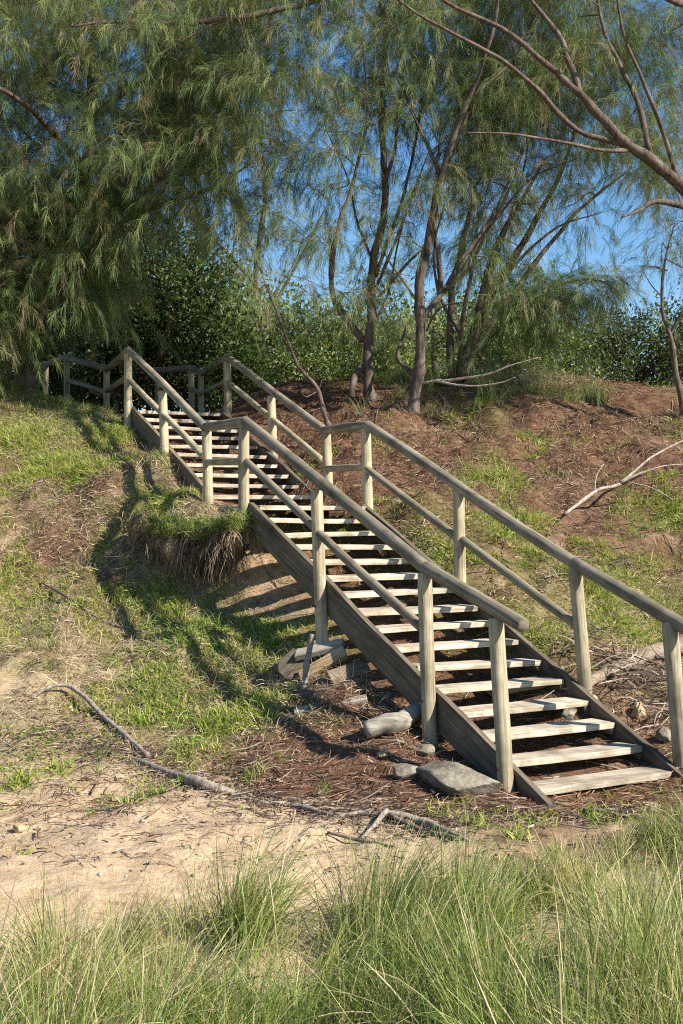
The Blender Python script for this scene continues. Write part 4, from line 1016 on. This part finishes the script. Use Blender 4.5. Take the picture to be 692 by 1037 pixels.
c = cA[pi] * rng.uniform(.75, 1.25, (nb, 1))
tb_ = MB()
ribbons(tb_, np.stack([x, y, z - .005], 1), nrm * .9 + rng.normal(size=(nb, 3)) * .55, L, rng.uniform(.006, .011, nb), rng.uniform(.2, 1.6, nb), 2, c, c * 1.1, widthprof=[1, .8, .15])
# leaf creeper patches
x, y = scatter(90000, -5.4, 5.4, 7.5, 18.2)
g = attr(x, y)[:, 2]; free, under = off_stairs(x, y)
k = (g + n2(x, y, 1.0, 171, 3) * .5 - .78 > rng.uniform(0, .5, len(x))) & free
x, y = x[k], y[k]; nb = len(x); print('creeper leaves', nb)
nrm = gnormal(x, y)
c = np.array([[.18, .28, .04], [.23, .32, .06], [.13, .21, .038]])[rng.integers(0, 3, nb)] * rng.uniform(.8, 1.2, (nb, 1))
leaves(tb_, np.stack([x, y, gz(x, y) + rng.uniform(.005, .05, nb)], 1), norm(rng.normal(size=(nb, 3)) * np.array([1, 1, .35])), norm(nrm + rng.normal(size=(nb, 3)) * .4), rng.uniform(.025, .05, nb), rng.uniform(.015, .028, nb), c)
tag(tb_.build('turf_grass', M['blade']), 'short yellow green turf and creeper covering the banks', 'grass', kind='stuff')

# dead grass thatch over the bank soil
x, y = scatter(260000, -5.4, 2.2, 7.6, 18.2); free, under = off_stairs(x, y, .05); u_ = stair_uv(x, y)[0]; gg = attr(x, y)
k = free & (u_ < .2) & (rng.uniform(0, 1, len(x)) < np.clip(.95 - 1.25 * gg[:, 0] - .9 * np.clip(gg[:, 2] - .85, 0, 1) + n2(x, y, 1.6, 181, 3) * .55, 0, 1) * sstep(7.9, 9.6, y))
x2, y2 = scatter(110000, .5, 5.4, 9.0, 17.5); fr2 = off_stairs(x2, y2, .05)[0]; k2 = fr2 & (stair_uv(x2, y2)[0] > 1.2) & (rng.uniform(0, 1, len(x2)) < np.clip(.35 + n2(x2, y2, 1.4, 185, 3) * .7, 0, 1))
x, y = np.concatenate([x[k], x2[k2]]), np.concatenate([y[k], y2[k2]]); nb = len(x); print('thatch', nb)
nrm = gnormal(x, y); cw = n2(x, y, .9, 187, 3)
cT = np.array([[.28, .20, .125], [.42, .32, .20], [.17, .11, .072], [.52, .43, .28], [.33, .22, .145]])[np.clip((rng.uniform(0, 5, nb) + cw * 1.2), 0, 4).astype(int)] * rng.uniform(.75, 1.2, (nb, 1))
th_ = MB()
ribbons(th_, np.stack([x, y, gz(x, y) - .004], 1), nrm * .35 + rng.normal(size=(nb, 3)) * .8 * np.array([1, 1, .45]), rng.uniform(.04, .15, nb) * (1 + .5 * cw), rng.uniform(.003, .008, nb), rng.uniform(.2, 1.4, nb), 3, cT, jit=.12)
tag(th_.build('dead_thatch', M['litter']), 'dry brown thatch of dead grass matted over the banks', 'dry grass', kind='stuff')

# coarse tufts on the banks and lip
tf = MB()
x, y = scatter(2600, -5.2, 5.2, 7.2, 18.2); g = attr(x, y)[:, 2]; free, under = off_stairs(x, y, .05)
k = (g + n2(x, y, 1.4, 131, 2) * .5 > rng.uniform(.45, 1.3, len(x))) & free; x, y = x[k], y[k]
lipx = lip[(mL * rng.uniform(.15, 1, 330) ** .8).astype(int).clip(0, mL - 1)] + outw[mL // 2] * rng.uniform(-.2, .24, 330)[:, None] + UP * rng.uniform(-.1, .02, 330)[:, None]
x = np.concatenate([x, lipx[:, 0]]); y = np.concatenate([y, lipx[:, 1]]); z = np.concatenate([gz(x[:-330], y[:-330]), lipx[:, 2]])
nt_ = len(x); m = 24; print('tufts', nt_)
P = np.repeat(np.stack([x, y, z - .01], 1), m, 0) + rng.normal(size=(nt_ * m, 3)) * np.array([.025, .025, 0])
dry = rng.uniform(0, 1, nt_) < .3
c = np.where(dry[:, None], np.array([.44, .37, .20]), np.array([.20, .26, .055])) * rng.uniform(.7, 1.25, (nt_, 1))
c = np.repeat(c, m, 0) * rng.uniform(.8, 1.2, (nt_ * m, 1))
ribbons(tf, P, np.tile(UP, (nt_ * m, 1)) + rng.normal(size=(nt_ * m, 3)) * .55, rng.uniform(.07, .2, nt_ * m), rng.uniform(.004, .008, nt_ * m), rng.uniform(.6, 2.2, nt_ * m), 3, c, c * 1.15)
tag(tf.build('grass_tufts', M['blade']), 'coarse grass tufts dotted over the banks', 'grass', kind='stuff')

# fallen casuarina needles, twigs and bark on the slope
x, y = scatter(120000, -5.4, 5.4, 7.2, 18.2); gg = attr(x, y)
k = rng.uniform(0, 1, len(x)) < np.clip((gg[:, 1] + n2(x, y, 1.3, 201, 2) * .4 - .25) * 1.3, 0, 1)
x, y = x[k], y[k]; nb = len(x); print('litter', nb)
nrm = gnormal(x, y); a = rng.uniform(0, 6.28, nb)
c = np.array([[.17, .078, .044], [.24, .125, .075], [.11, .052, .032], [.36, .24, .16], [.075, .042, .027]])[rng.integers(0, 5, nb)] * rng.uniform(.8, 1.2, (nb, 1))
d = np.stack([np.cos(a), np.sin(a), 0 * a], 1); d = norm(d - nrm * np.sum(d * nrm, 1, keepdims=True) + nrm * rng.uniform(-.05, .22, nb)[:, None])
lt = MB()
ribbons(lt, np.stack([x, y, gz(x, y) + rng.uniform(.002, .02, nb)], 1), d, rng.uniform(.05, .2, nb), rng.uniform(.004, .008, nb), .15, 2, c, jit=.1, face=np.cross(d, nrm) + rng.normal(size=(nb, 3)) * .4)
tag(lt.build('needle_litter', M['litter']), 'reddish brown fallen casuarina needles and bark covering the slope', 'leaf litter', kind='stuff')
tw = MB(); x, y = scatter(900, -3.5, 4.6, 6.6, 16.5); gg = attr(x, y)
k = rng.uniform(0, 1, len(x)) < .25 + .6 * gg[:, 1] - .2 * (y < 7.2)
for x0, y0 in zip(x[k], y[k]):
    a = rng.uniform(0, 6.28); L = rng.uniform(.08, .4); s = np.linspace(-.5, .5, 4) * L; bend = rng.normal() * .15
    X = x0 + np.cos(a) * s - np.sin(a) * s * s * bend * 4; Y = y0 + np.sin(a) * s + np.cos(a) * s * s * bend * 4
    tube(tw, np.stack([X, Y, gz(X, Y) + .008 + rng.uniform(0, .02)], 1), np.linspace(rng.uniform(.003, .009), .002, 4), 5, col=np.array([[.2, .15, .11], [.36, .3, .23], [.11, .08, .06]])[rng.integers(0, 3)], cap=False)
tag(tw.build('twig_litter', M['litter']), 'small dry twigs strewn over the slope and sand', 'twigs', kind='stuff')

# wrack of bark and fibres gathered along the driftwood, specks on the sand
wk = MB(); line = smooth_line([gpt(*q) for q in ((20, 745), (80, 752), (130, 765), (180, 788), (240, 806), (300, 818), (370, 824), (440, 836), (540, 826), (640, 822))], 30)
n_ = 5200; q0 = line[rng.integers(0, len(line), n_)]; sp_ = np.abs(rng.normal(size=n_)) * .16
wx = q0[:, 0] + rng.normal(size=n_) * .12; wy = q0[:, 1] + rng.normal(size=n_) * (.05 + sp_)
kk = off_stairs(wx, wy)[0]; wx, wy = wx[kk], wy[kk]; n_ = len(wx)
more = scatter(2600, -2.6, 2.8, 6.2, 8.6); kk = off_stairs(*more)[0]; wx = np.concatenate([wx, more[0][kk]]); wy = np.concatenate([wy, more[1][kk]]); n_ = len(wx)
a = rng.uniform(0, 6.28, n_)
c = np.array([[.13, .09, .06], [.22, .16, .11], [.07, .05, .04], [.34, .27, .19]])[rng.integers(0, 4, n_)]
ribbons(wk, np.stack([wx, wy, gz(wx, wy) + rng.uniform(.0, .03, n_)], 1), np.stack([np.cos(a), np.sin(a), rng.uniform(-.1, .35, n_)], 1), rng.uniform(.02, .12, n_), rng.uniform(.004, .012, n_), .4, 2, c, jit=.15)
tag(wk.build('wrack_litter', M['litter']), 'dark bark scraps and fibres washed up along the driftwood line', 'litter', kind='stuff')
# taller herbs around the trunks on the crest
hb = MB(); nh = 260; hx = rng.uniform(.2, 3.6, nh); hy = rng.uniform(15.3, 17.2, nh)
kk = n2(hx, hy, 1.2, 401, 2) > -.1; hx, hy = hx[kk], hy[kk]; nh = len(hx); m = 26
P = np.repeat(np.stack([hx, hy, gz(hx, hy)], 1), m, 0) + rng.normal(size=(nh * m, 3)) * np.array([.05, .05, 0])
c = np.repeat(np.array([[.17, .21, .06], [.12, .17, .045], [.30, .27, .13]])[rng.integers(0, 3, nh)], m, 0) * rng.uniform(.75, 1.25, (nh * m, 1))
ribbons(hb, P, UP[None] + rng.normal(size=(nh * m, 3)) * .4, np.repeat(rng.uniform(.12, .42, nh), m) * rng.uniform(.6, 1.1, nh * m), .006, rng.uniform(.4, 1.8, nh * m), 4, c, c * 1.1)
tag(hb.build('crest_grass', M['blade']), 'tall wispy grass growing around the trunks on the crest', 'grass', kind='stuff')
dbx = MB(); c0 = gpt(528, 392); nd = 240; a = rng.uniform(0, 6.28, nd)
ribbons(dbx, c0 + np.stack([rng.normal(size=nd) * .16, rng.normal(size=nd) * .16, rng.uniform(0, .04, nd)], 1), np.stack([np.cos(a) * .7, np.sin(a) * .7, rng.uniform(.2, 1, nd)], 1), rng.uniform(.15, .5, nd), rng.uniform(.005, .013, nd), rng.uniform(.2, 1.6, nd), 5, np.array([.34, .29, .23]) * rng.uniform(.6, 1.2, (nd, 1)), jit=.2)
tag(dbx.build('dry_bush', M['litter'], origin=c0), 'dead grey twiggy bush on the crest of the red slope', 'bush')

# tall dune grass in the foreground: ragged tussocks with dark gaps between
tx, ty = scatter(1500, -4.6, 4.8, 2.9, 8.2)
edge = np.interp(tx, [-4, -1.5, -.7, 0, .5, 1.1, 1.9, 4], [4.4, 4.74, 5.16, 5.55, 5.75, 6.2, 7.0, 7.6]) + .22 * n2(tx, ty * 0, 2.2, 301, 3)
k = (ty < edge) & (n2(tx, ty, 1.2, 311, 3) + rng.uniform(-.3, .9, len(tx)) > -.15); tx, ty, edge = tx[k], ty[k], edge[k]; nt_ = len(tx)
hgt = np.clip(.37 + .17 * n2(tx, ty, 1.1, 313, 2) + rng.normal(size=nt_) * .08, .14, .66) * np.clip(.55 + (edge - ty) * .8, .5, 1)
spr = rng.uniform(.03, .12, nt_); cnt = (rng.uniform(.15, 1, nt_) ** 1.4 * 265).astype(int)
lean = np.stack([.25 * n2(tx, ty, .8, 321, 2) + .12 + rng.normal(size=nt_) * .16, rng.normal(size=nt_) * .14, 0 * tx], 1)
dryT = np.clip(.16 + .42 * n2(tx, ty, .9, 331, 2) + .12 * (tx < -.5) + .15 * (tx > 1.0) * (ty > 4.6) + rng.normal(size=nt_) * .12, .02, .8)
dark = sstep(.75, .15, np.hypot((tx - .05) / .55, (ty - 5.25) / .4) / 1.6)                # one denser blue-green clump, its core shade painted into the blade colour
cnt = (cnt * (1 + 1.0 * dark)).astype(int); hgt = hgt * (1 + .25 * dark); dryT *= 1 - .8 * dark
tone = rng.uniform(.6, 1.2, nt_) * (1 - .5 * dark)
ix = np.repeat(np.arange(nt_), cnt); nb = len(ix); print('dune grass', nb, nt_)
ang = rng.uniform(0, 6.28, nb); rad_ = np.abs(rng.normal(size=nb)) * spr[ix]
x = tx[ix] + np.cos(ang) * rad_; y = ty[ix] + np.sin(ang) * rad_
outv = np.stack([np.cos(ang), np.sin(ang), 0 * ang], 1) * (rad_ / .14)[:, None] * .5
cG = np.array([[.17, .265, .045], [.225, .305, .055], [.095, .175, .045], [.30, .34, .085], [.50, .42, .20], [.62, .53, .31]])
pr = rng.uniform(0, 1, nb); pi = np.where(pr < dryT[ix], rng.integers(4, 6, nb), rng.integers(0, 4, nb))
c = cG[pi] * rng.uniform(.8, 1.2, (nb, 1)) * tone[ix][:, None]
base_c = c * .8 + np.array([.28, .22, .11]) * .2
tipm = (rng.uniform(0, 1, nb) < .4)[:, None] * rng.uniform(.2, .75, nb)[:, None]; c = c * (1 - tipm) + np.array([.55, .46, .25]) * tipm
fg = MB()
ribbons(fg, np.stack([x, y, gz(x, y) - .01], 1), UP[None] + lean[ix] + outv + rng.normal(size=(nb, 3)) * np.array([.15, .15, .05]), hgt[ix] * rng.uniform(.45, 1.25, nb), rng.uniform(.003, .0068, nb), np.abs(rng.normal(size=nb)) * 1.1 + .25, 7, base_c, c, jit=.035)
ks = rng.uniform(0, 1, nb) < .022; xs, ys, zs = x[ks], y[ks], gz(x[ks], y[ks]); ns = len(xs)
cs = np.tile(np.array([.52, .42, .26]), (ns, 1)) * rng.uniform(.8, 1.15, (ns, 1))
ribbons(fg, np.stack([xs, ys, zs], 1), UP[None] + lean[ix][ks] + rng.normal(size=(ns, 3)) * .2, hgt[ix][ks] * rng.uniform(.95, 1.25, ns), .0024, rng.uniform(.4, 1.4, ns), 8, cs, cs, widthprof=[.8, .7, .7, .7, .7, 1.1, 1.9, 1.6, .4])
tag(fg.build('dune_grass', M['blade']), 'tall green and straw dune grass across the foreground', 'grass', kind='stuff')

# ------------------------------------------------------------------ camera, light, sky
cam = bpy.data.cameras.new('camera'); co = bpy.data.objects.new('camera', cam); COL.objects.link(co)
co.location = (0, 0, CZ); co.rotation_euler = (math.pi / 2 + PITCH, 0, 0)
cam.sensor_fit = 'VERTICAL'; cam.sensor_height = 24; cam.lens = 24 * F_PX / PH
cam.clip_start = .1; cam.clip_end = 4000
SC.camera = co
SUN_DIR = norm(np.array([.88, -.47, .75]))           # towards the sun: right of and behind the camera
elev = math.asin(SUN_DIR[2]); 
su = bpy.data.lights.new('sun', 'SUN'); so = bpy.data.objects.new('sun', su); COL.objects.link(so)
su.energy = 5.0; su.angle = math.radians(.5); su.color = (1.0, .935, .845)
so.rotation_euler = Vector([float(v) for v in SUN_DIR]).to_track_quat('Z', 'Y').to_euler()
so.location = (6, -6, 12)
w = bpy.data.worlds.new('World'); SC.world = w; w.use_nodes = True
nt = w.node_tree; bg = nt.nodes['Background']
sky = nt.nodes.new('ShaderNodeTexSky'); sky.sky_type = 'NISHITA'; sky.sun_disc = False
sky.sun_elevation = elev; sky.sun_rotation = math.atan2(SUN_DIR[0], SUN_DIR[1])
sky.air_density = 1.0; sky.dust_density = .2; sky.ozone_density = 2.0
hs = nt.nodes.new('ShaderNodeHueSaturation'); hs.inputs['Saturation'].default_value = 1.27; hs.inputs['Value'].default_value = 1.2
nt.links.new(sky.outputs[0], hs.inputs['Color']); nt.links.new(hs.outputs[0], bg.inputs[0]); bg.inputs[1].default_value = .075
SC.view_settings.view_transform = 'Standard'; SC.view_settings.look = 'None'
SC.view_settings.exposure = 1.07; SC.view_settings.gamma = 1.0
SC.cycles.max_bounces = 6; SC.cycles.transparent_max_bounces = 8
SC.cycles.use_denoising = False
SC.cycles.filter_width = 1.1
